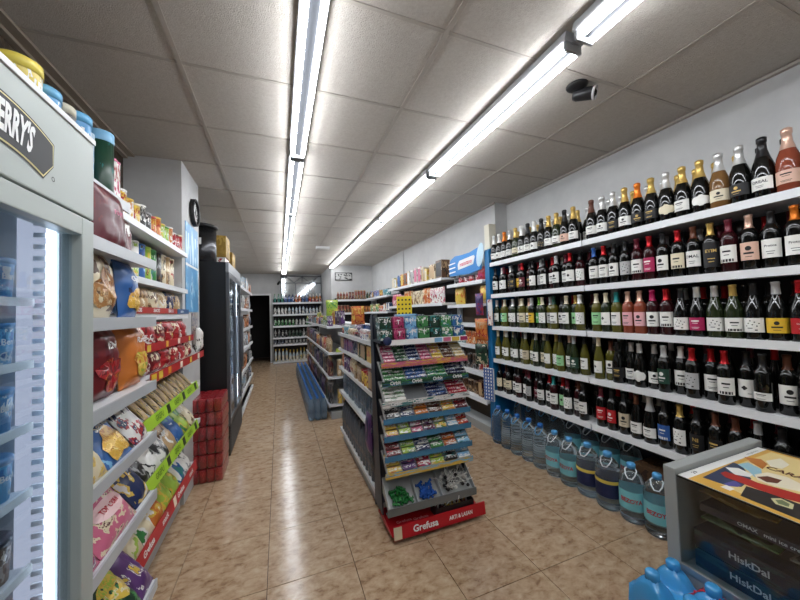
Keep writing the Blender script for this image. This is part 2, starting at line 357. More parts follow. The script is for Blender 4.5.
# ------------------------------------------------------------------ upright ice cream freezer
FX, FY0, FY1, FT = -.5, .47, 1.172, 2.015
PALE = mat('freezer_pale', (166, 174, 169), .35)
INNER = mat('freezer_inner', (214, 222, 228), .35)
fz = thing('ice_cream_freezer', 'tall pale ice cream freezer with glass door and black name banner', 'freezer', (-.8, (FY0+FY1)/2, 0))
def FB(*a, b=0): # world box into the local frame of the freezer
    x0, x1, y0, y1, z0, z1 = a; cy = (FY0+FY1)/2
    return MB().box(x0+.8, x1+.8, y0-cy, y1-cy, z0, z1, b=b)
obj('back_panel', FB(-1.1, -1.06, FY0, FY1, .1, FT), INNER, fz)
obj('side_panel', FB(-1.06, FX-.05, FY1-.045, FY1, .1, FT), INNER, fz)
obj('side_panel', FB(-1.06, FX-.05, FY0, FY0+.045, .1, FT), INNER, fz)
obj('top_panel', FB(-1.06, FX-.05, FY0+.045, FY1-.045, 1.84, FT), INNER, fz)
obj('base', FB(-1.06, FX-.01, FY0+.0, FY1, 0, .3), PALE, fz)
hd = obj('header', FB(FX-.05, FX, FY0, FY1, 1.79, FT-.002, b=.004), PALE, fz)
obj('header_edge', FB(FX-.03, FX+.004, FY0, FY1, FT-.002, FT+.012), WHITE, hd)
dr = obj('door', MB(), PALE, fz)
me = MB()
cy = (FY0+FY1)/2; hw = (FY1-FY0)/2
for a in ((-hw, -hw+.075, .3, 1.785), (hw-.058, hw, .3, 1.785), (-hw+.075, hw-.058, .3, .38), (-hw+.075, hw-.058, 1.735, 1.785)):
    me.box(FX-.045+.8, FX+.8, a[0], a[1], a[2], a[3], b=.003)
dr.data = me.mesh('door'); dr.material_slots[0].link = 'OBJECT'; dr.material_slots[0].material = PALE
obj('pane', FB(FX-.028, FX-.022, FY0+.07, FY1-.055, .37, 1.74), pane('freezer_glass', (226, 234, 240), .10), dr)
obj('gasket', FB(FX-.052, FX-.045, FY1-.05, FY1-.02, .32, 1.77), mat('gasket_grey', (90, 96, 100), .6), dr)
obj('handle', FB(FX, FX+.03, FY0+.02, FY0+.045, .9, 1.3, b=.006), GREYP, dr)
LEDM = emit('led_strip', (235, 242, 255), LED)
obj('light_strip', FB(-.572, -.56, FY1-.063, FY1-.0455, .33, 1.82), LEDM, fz)
obj('light_strip', FB(-.572, -.56, FY0+.0455, FY0+.063, .33, 1.82), LEDM, fz)
for sy in (1, -1):
    y0, y1 = (FY1-.052, FY1-.0455) if sy > 0 else (FY0+.0455, FY0+.052)
    obj('side_glow', FB(-.635, -.575, y0, y1, .33, 1.80), emit('side_glow_lilac', (222, 222, 240), .5), fz)  # added glowing panel, imitates the light strip's glow on the inner side wall
    for k in range(46): obj('shelf_track_tooth', FB(-.60, -.576, y0-.006*(sy > 0), y1+.006*(sy < 0), .36+k*.031, .372+k*.031), mat('track_white', (236, 238, 244), .4), fz)
# banner
def arc(x, y, R0=.42):           # local x along the door, y up, bent over an arc
    a = x/R0; return (FX+.8+.0035, (R0+y)*math.sin(a), 1.905-R0+(R0+y)*math.cos(a))
def band(hw_, y0, y1, off, name, mt, par, tip=.018):
    b = MB(); n = 30; vs = []
    for i in range(n+1):
        x = -hw_+2*hw_*i/n
        for y in (y0, y1): p = arc(x, y); vs.append((p[0]+off-.0035, p[1], p[2]))
    fs = [(2*i, 2*i+2, 2*i+3, 2*i+1) for i in range(n)]
    ym = (y0+y1)/2
    for sx in (-1, 1):
        p = arc(sx*(hw_+tip), ym); vs.append((p[0]+off-.0035, p[1], p[2]))
    k = len(vs); fs += [(0, 1, k-2), (2*n, k-1, 2*n+1)]
    b.add(vs, fs); return obj(name, flatmesh(b), mt, par)
bn = band(.158, -.052, .052, .001, 'banner', INKK, hd)
band(.1555, -.048, .048, .0016, 'banner_outline', mat('cream_ink', (225, 215, 150), .5), bn)
band(.153, -.0445, .0445, .0022, 'banner_field', INKK, bn)
obj('lettering', flatmesh(text_mesh("BEN & JERRY'S", .084, lambda x, y: (arc(x, y)[0]-.0005, arc(x, y)[1], arc(x, y)[2]), bold=.04, sx=.385)), INKW, bn)
obj('trade_mark', flatmesh(MB().lathe([(.004, 0), (.006, 0)], 14, M=Matrix.Translation((FX+.8+.001, .17, 1.84)) @ Euler((0, math.radians(90), 0)).to_matrix().to_4x4())), INKK, hd)
FSZ = [1.555, 1.40, 1.245, 1.085, .90, .72, .5]
for z in FSZ:
    sh = obj('wire_shelf', FB(-1.05, -.59, FY0+.05, FY1-.085, z-.012, z), mat('shelf_white_wire', (210, 214, 218), .4), fz)
    obj('shelf_rail', FB(-.59, -.582, FY0+.05, FY1-.085, z-.014, z+.006), INKW, sh)

def tub_tm(r, h, body, lid, taper=.9, txt=None):
    t = [('body', MB().lathe([(0, 0), (r*taper, 0), (r*.985, h*.86), (r*.985, h*.88), (0, h*.88)], 22).mesh('tub'), body, None),
         ('lid', MB().lathe([(0, h), (r*.97, h), (r*1.03, h*.985), (r*1.03, h*.86), (r, h*.86)], 22).mesh('lid'), lid, None)]
    if txt: t.append(('lettering', flatmesh(text_mesh(txt, h*.2, lambda x, y: ((r*1.0)*math.sin(x/r), -(r*1.0)*math.cos(x/r), h*.55+y), .02)), INKW, 0))
    return t
ICE = [pk('ice_blue', [(70, 150, 205), (110, 185, 225), (235, 240, 240), (40, 90, 150)], 3.5), pk('ice_sky', [(96, 176, 222), (220, 235, 240), (60, 120, 180)], 4), pk('ice_brown', [(60, 40, 34), (120, 80, 60), (200, 190, 180)], 4), pk('ice_rose', [(180, 60, 60), (230, 220, 210), (110, 40, 40)], 4)]
LIDB = mat('tub_lid_dark', (40, 52, 70), .3)
tubs = [tub_tm(.048, .1, ICE[k], mat('tub_lid_blue', (72, 140, 190), .3) if k < 2 else LIDB, txt="Ben's" if k < 2 else None) for k in range(4)]
rowword = ['top', 'second', 'third', 'fourth', 'fifth', 'sixth', 'lowest']
for i, z in enumerate(FSZ):
    n = 6
    for k in range(n):
        y = FY1-.135-k*.104
        if y < FY0+.1: continue
        put(tubs[(0, 1, 0, 1, 2, 3, 2)[i]], 'ice_cream_tub', f"{('blue', 'sky blue', 'blue', 'sky blue', 'brown', 'rose and white', 'brown')[i]} ice cream tub on the {rowword[i]} freezer shelf, {nth(k)} from the light strip", 'tub', (-.645, y, z+.001), E_, 'ice cream tubs in the tall freezer')
# tubs on the top shelf, looking over the freezer
tt = [((214, 190, 70), (226, 205, 90), 'yellow'), ((80, 150, 200), (110, 175, 215), 'small sky blue'), ((60, 56, 52), (196, 190, 170), 'dark grey'), ((60, 140, 195), (100, 170, 215), 'large blue'), ((70, 150, 200), (190, 215, 230), 'slim pale blue')]
for k, (c1, c2, w_) in enumerate(tt):
    r = (.05, .044, .04, .047, .022)[k]
    put(tub_tm(r, (.25, .235, .235, .255, .23)[k], pk('toptub%d' % k, [c1, c1, (235, 235, 230), c2], 3), mat('toptublid%d' % k, c2, .3)), 'sweets_tub', f'{w_} sweets tub on the top snack shelf above the freezer edge', 'tub', (-.72, (1.27, 1.375, 1.465, 1.555, 1.636)[k], 2.036), E_, 'tubs showing above the freezer')

# ------------------------------------------------------------------ low glass fronted freezer with poster
lf = thing('chest_freezer', 'low grey freezer with dark glass front and poster on top', 'freezer', (1.82, .25, 0))
def LB(*a, b=0):
    x0, x1, y0, y1, z0, z1 = a; return MB().box(x0-1.82, x1-1.82, y0-.25, y1-.25, z0, z1, b=b)
LX0, LX1, LY0, LY1, LZ = 1.5, 2.17, -.4, .89, .82
GF = mat('freezer_frame_grey', (160, 164, 162), .45)
obj('end_panel', LB(LX0, LX1, LY1-.045, LY1, .0, LZ, b=.004), GF, lf)
obj('end_panel', LB(LX0, LX1, LY0, LY0+.045, 0, LZ, b=.004), GF, lf)
obj('base', LB(LX0+.002, LX1, LY0+.045, LY1-.045, .06, .44), GF, lf)
obj('lower_rail', LB(LX0-.004, LX0+.02, LY0+.045, LY1-.045, .425, .452, b=.003), mat('rail_alu', (168, 172, 172), .3, metal=.7), lf)
obj('back_panel', LB(LX1-.03, LX1, LY0+.045, LY1-.045, .44, LZ-.03), DARK, lf)
obj('front_pane', LB(LX0+.006, LX0+.012, LY0+.045, LY1-.045, .452, LZ-.03), pane('dark_front_glass', (232, 238, 240), .10), lf)
obj('top_pane', LB(LX0+.006, LX1-.03, LY0+.045, LY1-.045, LZ-.03, LZ-.024), pane('top_glass', (200, 206, 208), .09), lf)
obj('inner_divider', LB(LX0+.03, LX1-.04, .3, .31, .445, LZ-.06), STEEL, lf)
# poster lying on the lid
po = thing('promo_poster', 'illustrated ice cream poster lying on the low freezer lid', 'poster', (1.82, .35, LZ-.023))
obj('sheet', MB().box(-.312, .30, -.40, .49, 0, .002), mat('poster_paper', (236, 236, 234), .35), po)
def sh2(nm, c, z, pts):
    obj(nm, MB().prism(pts, 'z', .0016+.0003*z, .0019+.0003*z), mat('ink_%d_%d_%d' % c, c, .4), po)
sh2('yellow_field', (214, 166, 72), 1, [(-.312, .455), (.30, .46), (.30, -.38), (-.312, -.38)])
sh2('pale_field', (230, 205, 140), 2, [(-.24, .43), (.05, .44), (.28, .44), (.28, -.34), (-.27, -.34), (-.27, .3)])
sh2('blue_field', (50, 62, 88), 3, [(-.253, .437), (.005, .454), (.007, .429), (-.102, .356), (-.209, .341), (-.246, .376)])
sh2('sky_blob', (150, 192, 204), 4, [(.001, .439), (.059, .429), (.032, .379), (-.026, .355), (-.075, .357), (-.031, .393)])
sh2('red_ribbon', (176, 44, 36), 5, [(-.153, .427), (-.12, .426), (-.113, .361), (-.119, .331), (-.101, .275), (-.089, .224), (-.02, -.02), (-.1, -.06), (-.157, .203), (-.174, .246), (-.178, .309), (-.175, .35), (-.175, .402)])
sh2('white_swirl', (228, 226, 220), 6, [(-.078, .444), (-.04, .42), (-.057, .369), (-.092, .365), (-.118, .397)])
sh2('cream_swirl', (234, 222, 196), 6, [(-.051, .367), (.016, .355), (.034, .308), (.01, .267), (-.02, .1), (-.067, .242), (-.097, .297), (-.096, .34)])
sh2('brown_oval', (104, 56, 40), 7, [(-.067, .354), (-.023, .34), (-.016, .304), (-.063, .3), (-.085, .322)])
sh2('dark_panel', (46, 42, 40), 3, [(-.186, .337), (-.175, .285), (-.172, .195), (-.17, -.1), (-.29, -.1), (-.29, .184), (-.285, .313)])
sh2('cream_cup', (206, 200, 150), 4, [(-.213, .263), (-.183, .25), (-.195, .215), (-.235, .205), (-.244, .241)])
sh2('green_centre', (112, 122, 86), 5, [(-.213, .252), (-.193, .243), (-.203, .222), (-.228, .216), (-.233, .238)])
sh2('orange_flash', (190, 116, 50), 4, [(.112, .463), (.146, .422), (.111, .389), (.038, .377), (.071, .424)])
sh2('cream_card', (236, 228, 204), 5, [(.144, .406), (.228, .392), (.18, .35), (.106, .346), (.094, .374)])
sh2('violet_swirl', (90, 86, 150), 4, [(-.239, .379), (-.172, .374), (-.195, .347), (-.22, .346), (-.244, .363)])
sh2('white_drop', (234, 230, 224), 6, [(-.278, .372), (-.243, .368), (-.251, .342), (-.28, .343)])
obj('lettering', flatmesh(text_mesh('CARAMEL', .05, lambda x, y: (.07+y, .29-x*.8, .0042), .02)), mat('brown_ink', (96, 52, 34), .5), po)
obj('lettering', flatmesh(text_mesh('PECAN', .04, lambda x, y: (.02+y, .2-x, .0042), .02)), INKR, po)
obj('corner_print', flatmesh(text_mesh('29', .03, lambda x, y: (-.235+x, .472+y*.6, .0024), .02)), INKK, po)
obj('corner_print', flatmesh(text_mesh('congelados', .022, lambda x, y: (.2+x, .472+y*.6, .0024))), mat('grey_ink', (120, 120, 120), .5), po)
# packs inside the low freezer
def boxtm(w, d, h, m_, b=.003, panel=None, txt=None, ink=INKW, tsize=.3, sx=1, tdx=0):
    t = [('carton', MB().box(-w/2, w/2, -d/2, d/2, 0, h, b=b).mesh('carton'), m_, None)]
    if panel: t.append(('front_panel', MB().box(-w*.42, w*.42, -d/2-.0012, -d/2, h*.12, h*.88).mesh('front_panel'), panel, 0))
    if txt: t.append(('lettering', flatmesh(text_mesh(txt, h*tsize, lambda x, y: (x+tdx, -d/2-.0016, h*.52+y), .02, sx)), ink, 0))
    return t
NAVY = pk('navy_carton', [(22, 30, 48), (30, 42, 66), (44, 70, 70), (20, 24, 34)], 3)
for k, (z, lab) in enumerate(((.4425, 'lower'), (.5185, 'upper'))):
    put(boxtm(.50, .30, .074, NAVY, txt='HiskDal', tsize=.46, tdx=-.09), 'ice_cream_carton', f'navy ice cream carton with white lettering in the low freezer, {lab} one', 'carton', (1.70, .57, z), W_, 'cartons in the low freezer')
put(boxtm(.46, .22, .03, pk('dark_carton', [(48, 40, 52), (58, 50, 60), (40, 34, 40)], 2), txt='OMAX   mini ice cream', tsize=.6, tdx=-.03), 'ice_cream_carton', 'flat dark ice cream carton on top of the navy cartons', 'carton', (1.67, .57, .668), W_, 'cartons in the low freezer')
put(boxtm(.2, .25, .17, pk('purple_carton', [(60, 56, 96), (80, 74, 120), (50, 46, 80)], 3)), 'ice_cream_carton', 'purple ice cream carton behind the dark freezer glass', 'carton', (1.68, .18, .4425), W_, 'cartons in the low freezer')
put(boxtm(.16, .25, .12, pk('brown_carton', [(150, 84, 58), (120, 60, 44), (190, 130, 90)], 3)), 'ice_cream_carton', 'brown ice cream carton low behind the dark freezer glass', 'carton', (1.68, -.03, .4425), W_, 'cartons in the low freezer')

# ------------------------------------------------------------------ bags
def bag_front(u, v, t, sd):
    a = max(0, 1-abs(u)**2.6)**.7*max(0, 1-abs(v)**3.2)**.62
    n = mnoise.noise
    return t*a*(1+.18*n(Vector((u*2.2+sd, v*2.4, sd*.7)))+.14*n(Vector((u*4.5, v*4+sd, sd)))+.12*abs(n(Vector((u*8+sd, v*7, 3+sd)))))
_BG = {}
def bag_mesh(w, h, t, sd=0):
    k = (w, h, t, sd)
    if k in _BG: return _BG[k]
    b = MB(); nu, nv = 16, 20
    for side in (-1, 1):
        vs = []
        for j in range(nv+1):
            v = -1+2*j/nv; zz = h/2+v*h/2
            for i in range(nu+1):
                u = -1+2*i/nu
                pin = 1-.05*(1-v*v)+.02*mnoise.noise(Vector((u*3, v*4, sd+9)))
                vs.append((u*w/2*pin, side*bag_front(u, v*1.04 if abs(v) < .95 else v, t/2, sd+side)+.002*side, zz))
        b.add(vs, [(j*(nu+1)+i, j*(nu+1)+i+1, (j+1)*(nu+1)+i+1, (j+1)*(nu+1)+i) for j in range(nv) for i in range(nu)], True)
    for z0, z1 in ((-.0, h*.035), (h*.965, h)):
        b.box(-w/2*.97, w/2*.97, -.003, .003, z0, z1)
    _BG[k] = b.mesh('bag'); return _BG[k]
def bag_tm(w, h, t, m_, sd=0, txt=None, ink=INKW, tsize=.14, tz=.62, patch=None, pz=.35, pr=.3, tsx=1, rot=0, badge=None):
    fy = lambda x, z: -bag_front(max(-1, min(1, x/(w/2))), max(-1, min(1, (z-h/2)/(h/2))), t/2, sd-1)-.0045
    T = [('wrapper', bag_mesh(w, h, t, sd), m_, None)]
    def disc(nm, cx, cz, rx, rz, mt):
        b = MB(); n = 18; vs = []; fs = []
        for q in (0, .5, 1):
            for k in range(n):
                a = 2*math.pi*k/n; g = 1+(0 if nm == 'badge' else .16*math.sin(3*a+sd)+.1*math.sin(5*a+2*sd)); x, z = cx+rx*q*g*math.cos(a), cz+rz*q*g*math.sin(a); vs.append((x, fy(x, z), z))
        for q in range(2):
            for k in range(n): fs.append((q*n+k, q*n+(k+1) % n, (q+1)*n+(k+1) % n, (q+1)*n+k))
        b.add(vs, fs, True); T.append((nm, flatmesh(b), mt, 0))
    if patch: disc('printed_picture', 0, h*pz, w*pr, w*pr*.85, patch)
    if badge: disc('badge', 0, h*tz, w*.34, h*.13, badge)
    if txt:
        ca, sa = math.cos(rot), math.sin(rot)
        T.append(('lettering', flatmesh(text_mesh(txt, h*tsize, lambda x, y: (x*ca-y*sa, fy(x*ca-y*sa, h*tz+x*sa+y*ca)-.0015, h*tz+x*sa+y*ca), .03, tsx)), ink, 0))
    return T
CRISP = pk('crisp_picture', [(214, 170, 70), (236, 200, 110), (190, 130, 50), (240, 220, 150)], 5)
NUTS = pk('nuts_picture', [(170, 120, 70), (214, 176, 120), (120, 76, 40), (230, 206, 160)], 7)

for nm, c, y, z, w_ in (('green', ((52, 92, 50), (80, 120, 70), (30, 60, 36)), .70, .63, .2), ('yellow', ((176, 128, 44), (200, 160, 80), (130, 90, 40)), .70, .735, .2), ('pale', ((120, 110, 100), (150, 140, 130), (90, 80, 76)), .46, .63, .2)):
    put([('wrapper', bag_mesh(.22, .2, .066, 70), pk('frozen_'+nm, list(c), 2, .25), None)], 'frozen_bag', f'{nm} frozen food bag behind the dark freezer glass', 'frozen bag', (1.58, y, z), W_, 'frozen bags in the low freezer', rx=-math.pi/2)

# ------------------------------------------------------------------ bottles of wine
GL = {'k': mat('wine_glass_dark', (9, 10, 9), .06, coat=.2), 'g': mat('wine_glass_green', (34, 44, 22), .07, coat=.3), 'y': mat('wine_glass_yellow', (96, 92, 34), .08, trans=.25),
      'r': mat('wine_glass_rose', (150, 74, 52), .08, trans=.25), 'a': mat('wine_glass_amber', (128, 92, 52), .08, trans=.2), 'm': mat('wine_glass_maroon', (46, 14, 18), .07)}
GLW = {'k': 'dark', 'g': 'green', 'y': 'yellow green', 'r': 'rose', 'a': 'amber', 'm': 'deep red'}
INK = {'white': (232, 231, 226), 'cream': (222, 212, 184), 'black': (26, 26, 28), 'magenta': (168, 24, 82), 'pink': (226, 172, 178), 'green': (84, 164, 84), 'mint': (150, 206, 150), 'teal': (34, 130, 130), 'yellow': (226, 182, 50),
       'red': (178, 26, 34), 'maroon': (96, 24, 40), 'dkgreen': (22, 62, 48), 'blue': (40, 84, 150), 'grey': (176, 176, 176), 'orange': (222, 122, 40), 'gold': (206, 172, 96), 'silver': (206, 206, 204), 'brown': (92, 52, 36),
       'rosegold': (220, 180, 160), 'lime': (120, 180, 60), 'navy': (30, 40, 80), 'beige': (200, 186, 160)}
LB_ = {k: mat('label_'+k, c, .5) for k, c in INK.items()}
CP_ = {k: mat('foil_'+k, c, .28, metal=.55 if k in ('gold', 'silver', 'orange', 'red', 'rosegold') else .1) for k, c in INK.items()}
WORD = {'dkgreen': 'dark green', 'rosegold': 'rose gold'}
wd = lambda k: WORD.get(k, k)
PROF = {'B': (.037, [(0, 0), (.033, 0), (.037, .005), (.037, .185), (.0345, .203), (.023, .222), (.0148, .236), (.0136, .282), (.016, .284), (.016, .298), (0, .299)], .225),
        'G': (.040, [(0, 0), (.037, 0), (.040, .006), (.040, .135), (.0365, .165), (.025, .205), (.0165, .235), (.0142, .283), (.016, .285), (.016, .298), (0, .299)], .235),
        'C': (.0435, [(0, 0), (.039, 0), (.0435, .006), (.0435, .145), (.0395, .175), (.027, .215), (.0185, .25), (.016, .288), (.019, .291), (.0195, .314), (.012, .32), (0, .321)], .212),
        'R': (.0365, [(0, 0), (.033, 0), (.0365, .005), (.0365, .15), (.033, .18), (.022, .225), (.0148, .262), (.0135, .305), (.0155, .307), (.0155, .32), (0, .321)], .255)}
SHW = {'B': 'straight shouldered', 'G': 'slope shouldered', 'C': 'sparkling', 'R': 'slender'}
_BM = {}
def rad(prof, z):
    for (r0, z0), (r1, z1) in zip(prof, prof[1:]):
        if z0 <= z <= z1 and z1 > z0: return r0+(r1-r0)*(z-z0)/(z1-z0)
    return prof[-1][0]
def bottle_mesh(t):
    if t not in _BM: _BM[t] = MB().lathe(PROF[t][1], 22).mesh('bottle_glass')
    return _BM[t]
def cap_mesh(t, low=0):
    k = ('cap', t, low)
    if k not in _BM:
        R0, pr, zc = PROF[t]; zc -= low
        pts = [(rad(pr, zc)+.0007, zc)]+[(r+.0008, z) for r, z in pr if z > zc and r > 0]+[(0, pr[-1][1]+.001)]
        _BM[k] = MB().lathe(pts, 18).mesh('foil')
    return _BM[k]
def label_mesh(t, z0, z1, ha, oval=False):
    k = ('lab', t, z0, z1, ha, oval)
    if k not in _BM:
        R0, pr, _ = PROF[t]; b = MB(); n = 14; vs = []; fs = []
        rows = 7 if oval else 2
        for j in range(rows):
            v = j/(rows-1); z = z0+(z1-z0)*v; h_ = ha*(math.sqrt(max(.02, 1-(2*v-1)**2)) if oval else 1)
            r = rad(pr, z)+.0007
            for i in range(n+1):
                a = -h_+2*h_*i/n; vs.append((r*math.sin(a), -r*math.cos(a), z))
        fs = [(j*(n+1)+i, j*(n+1)+i+1, (j+1)*(n+1)+i+1, (j+1)*(n+1)+i) for j in range(rows-1) for i in range(n)]
        b.add(vs, fs, True); _BM[k] = flatmesh(b)
        for p in _BM[k].polygons: p.use_smooth = True
    return _BM[k]
def print_mesh(t, z0, z1, style):
    """small print on a bottle label: lines, emblem or lettering wrapped on the glass"""
    k = ('pr', t, z0, z1, style)
    if k in _BM: return _BM[k]
    R0 = PROF[t][0]+.0012; b = MB(); h = z1-z0
    F = lambda x, y: (R0*math.sin(x/R0), -R0*math.cos(x/R0), z0+y)
    def bar(x0, x1, y0, y1):
        n = 4; b.add([F(x0+(x1-x0)*i/n, y) for i in range(n+1) for y in (y0, y1)], [(2*i, 2*i+2, 2*i+3, 2*i+1) for i in range(n)])
    def dsc(cx, cy, r):
        b.add([F(cx, cy)]+[F(cx+r*math.cos(a*math.pi/6), cy+r*math.sin(a*math.pi/6)) for a in range(12)], [(0, i+1, (i+1) % 12+1) for i in range(12)])
    if style == 'lines':
        bar(-.02, .02, h*.68, h*.78); bar(-.014, .014, h*.54, h*.58); bar(-.02, .02, h*.22, h*.25); bar(-.016, .016, h*.14, h*.17)
    elif style == 'emblem':
        dsc(0, h*.66, h*.13); bar(-.02, .02, h*.34, h*.44); bar(-.013, .013, h*.18, h*.21)
    elif style == 'clover':
        for a in range(4): dsc(-.008+.006*math.cos(a*1.57), h*.52+.006*math.sin(a*1.57), .006)
        bar(.004, .02, h*.2, h*.23)
    elif style == 'dots':
        for q in range(7): dsc(-.024+.008*q, h*(.62+.18*((q*37) % 5-2)/2), .0032)
        bar(-.02, .0, h*.26, h*.31); bar(.008, .018, h*.12, h*.2)
    elif style == 'band':
        bar(-.028, .028, h*.04, h*.2); bar(-.018, .018, h*.6, h*.7); bar(-.012, .012, h*.42, h*.46)
    else:
        text_mesh(style, min(.03, .1/max(3, len(style))), lambda x, y: F(x, h*.64+y), .02, 1, b); bar(-.016, .016, h*.32, h*.35); bar(-.012, .012, h*.2, h*.23)
    _BM[k] = flatmesh(b); return _BM[k]
def wine_tm(t, g, cap, lab, style='lines', zz=None, ha=1.15, oval=False, low=0):
    z0, z1 = zz or {'B': (.055, .15), 'G': (.04, .115), 'C': (.04, .105), 'R': (.05, .14)}[t]
    T = [('glass', bottle_mesh(t), GL[g], None), ('foil', cap_mesh(t, low), CP_[cap], None)]
    if lab:
        T.append(('label', label_mesh(t, z0, z1, ha, oval), LB_[lab], None))
        dark = lab in ('black', 'magenta', 'maroon', 'red', 'dkgreen', 'navy', 'blue', 'teal', 'green')
        if style and not oval: T.append(('label_print', print_mesh(t, z0, z1, style), (LB_['gold'] if lab == 'black' else LB_['white']) if dark else LB_['black'], 2))
    return T
SHN = ['top', 'second', 'third', 'fourth', 'lowest']
WG = 'wine bottles on the wall shelving'
def wine(row, idx, bay, y, t, g, cap, lab, style='lines', x=None, rowname='front', dx=0, **kw):
    an = 'past shelf joint' if bay else 'from blue post'
    if rowname == 'front': L_ = f'{GLW[g]} wine bottle, {wd(lab)} label, {wd(cap)} foil, {nth(idx)} {an}, {SHN[row]} wine shelf'
    else: L_ = f'{GLW[g]} wine bottle, {wd(cap)} foil, back row, {nth(idx)} {an}, {SHN[row]} wine shelf'
    # a turn towards the aisle, slightly different for every bottle
    return put(wine_tm(t, g, cap, lab, style, **kw), 'wine_bottle', L_, 'wine bottle', (x if x else XW+.05+dx+R.uniform(0, .004), y, WZ[row]+.0005), W_+R.uniform(-.1, .42), WG)
near = [
 [('C','k','brown','white','lines'),('C','k','silver','white','emblem'),('C','k','silver','black','lines'),('C','k','gold','white','emblem'),('C','k','orange','black','emblem'),('C','k','gold','black','lines'),('C','k','silver','cream',None,dict(oval=True)),
  ('C','k','gold','white','lines'),('C','k','gold','white',None,dict(oval=True)),('C','a','silver','cream','emblem'),('C','k','silver','black','emblem'),('C','k','black','white','OREAL'),('C','r','rosegold','rosegold','lines')],
 [('B','k','blue','white','lines'),('B','k','red','white','lines'),('B','k','black','white','emblem'),('B','k','black','grey','dots'),('B','m','maroon','white','band'),('B','m','red','magenta','lines'),('B','k','black','white','emblem'),('B','k','red','cream','band'),
  ('B','k','brown','white','DMAL'),('B','k','gold','black','ETIM',dict(zz=(.04,.185))),('B','m','maroon','white','band'),('B','k','rosegold','rosegold','emblem'),('B','k','black','white','Protos'),('B','k','orange','white','Protos')],
 [('B','y','cream','mint','lines'),('B','g','cream','white','clover'),('B','y','teal','white','lines'),('B','r','rosegold','pink','lines'),('B','r','rosegold','pink','emblem'),('B','m','magenta','white','emblem'),('B','m','red','white','band'),('G','k','black','white','dots'),
  ('G','k','silver','magenta','lines'),('G','g','silver','white','dots'),('G','g','gold','white','band'),('G','k','black','white','dots'),('G','k','grey','yellow','emblem'),('G','k','red','red','Sangre de Toro')],
 [('R','y','cream','white','clover'),('B','y','brown','white','emblem'),('G','k','black','black','lines'),('G','k','silver','white','lines'),('G','k','silver','white',None,dict(oval=True)),('G','k','silver','white','emblem'),('B','k','grey','dkgreen','emblem'),('B','k','white','white','band'),
  ('B','k','red','grey','dots'),('B','k','red','white','lines'),('B','k','red','white','band'),('B','k','black','white','clover'),('B','k','black','white','lines',dict(zz=(.06,.1))),('B','k','brown','white','emblem'),('B','k','black','black','M')],
 [('B','k','maroon','red','lines'),('B','k','black','red','emblem'),('B','k','black','beige','emblem'),('G','k','brown','white','lines'),('C','k','silver','white','lines'),('B','k','black','blue','band'),('B','k','gold','white','dots'),('B','k','black','black','NI'),
  ('B','k','brown','black','lines'),('B','k','brown','cream','lines'),('G','k','grey','black','emblem'),('B','k','black','white','emblem'),('B','k','maroon','grey','lines')]]
for row, lst in enumerate(near):
    n = len(lst); st = (1.84-.70)/n
    for i, sp in enumerate(lst):
        kw = sp[5] if len(sp) > 5 else {}
        wine(row, i, 1, 1.805-st*i, *sp[:5], dx=.033*(i % 2) if st < .0825 and row > 2 else 0, **kw)
    # one or two nearer than the picture edge, so the row does not stop
    for q in range(2):
        sp = lst[(q*3+2) % n]; kw = sp[5] if len(sp) > 5 else {}
        wine(row, n+q, 1, 1.805-st*(n+q), *sp[:5], **kw)
farp = [
 (13, 'C', ['k','k','k','k','g','k'], ['silver','white','orange','silver','gold','white','black','white','black','gold','gold','black','gold'], ['white','white','white','white','cream','white','white','white','black','white','white','rosegold','white']),
 (16, 'B', ['k','k','m','k'], ['black','white','maroon','white','black','maroon','red','black','black','grey','black','red','grey','maroon','red','black'], ['white','white','white','black','black','yellow','maroon','black','white','grey','white','white','white','white','white','white']),
 (17, 'B', ['g','y','g','k','y'], ['silver','brown','cream','black','silver','beige','cream','rosegold','grey','lime','cream','grey','dkgreen','black','cream','gold','white'], ['white','teal','mint','white','white','white','cream','white','yellow','green','white','grey','white','white','white','mint','white']),
 (16, 'R', ['y','g','y','y','g'], ['cream','beige','white','beige','black','black','grey','black','silver','beige','black','gold','black','rosegold','grey','black'], ['white','white','white','white','white','white','beige','white','white','cream','white','white','mint','white','dkgreen','white']),
 (15, 'B', ['k','k','m'], ['black','brown','black','black','black','maroon','maroon','black','black','red','teal','red','maroon','brown','black'], ['cream','cream','cream','white','white','white','grey','maroon','white','white','white','mint','white','white','white'])]
sty = ['lines', 'emblem', 'band', 'lines', 'dots', 'clover']
for row, (n, t, gs, cs, ls) in enumerate(farp):
    st = (3.04-1.89)/n
    for i in range(n): wine(row, i, 0, 3.035-st*i, t, gs[(i*7+row) % len(gs)], cs[i % len(cs)], ls[i % len(ls)], sty[(i*5+row) % 6], dx=.034*(i % 2) if st < .08 else 0)
# second row behind
for row in range(5):
    for bay, (ya, n) in enumerate(((3.0, 12), (1.76, 12))):
        for i in range(n):
            t = 'C' if row == 0 else ('B' if row != 3 else 'R'); c = R.choice(['silver','gold','silver','gold'] if row == 0 else ['black','maroon','grey','black','red'])
            if row == 0 and bay and i >= 9: c = 'black'
            wine(row, i, bay, ya-i*.096, t, 'g' if row == 0 and bay and i in (3, 6) else 'k', c, None if row else 'white', 'lines', x=XW+.186+R.uniform(-.008, .01), rowname='back')
# white carton on the end of the top wine shelf
put(boxtm(.10, .10, .68, mat('cream_carton', (222, 216, 198), .5)), 'bottle_carton', 'tall cream carton standing behind the blue end panel', 'carton', (2.45, 3.24, 1.846), W_)

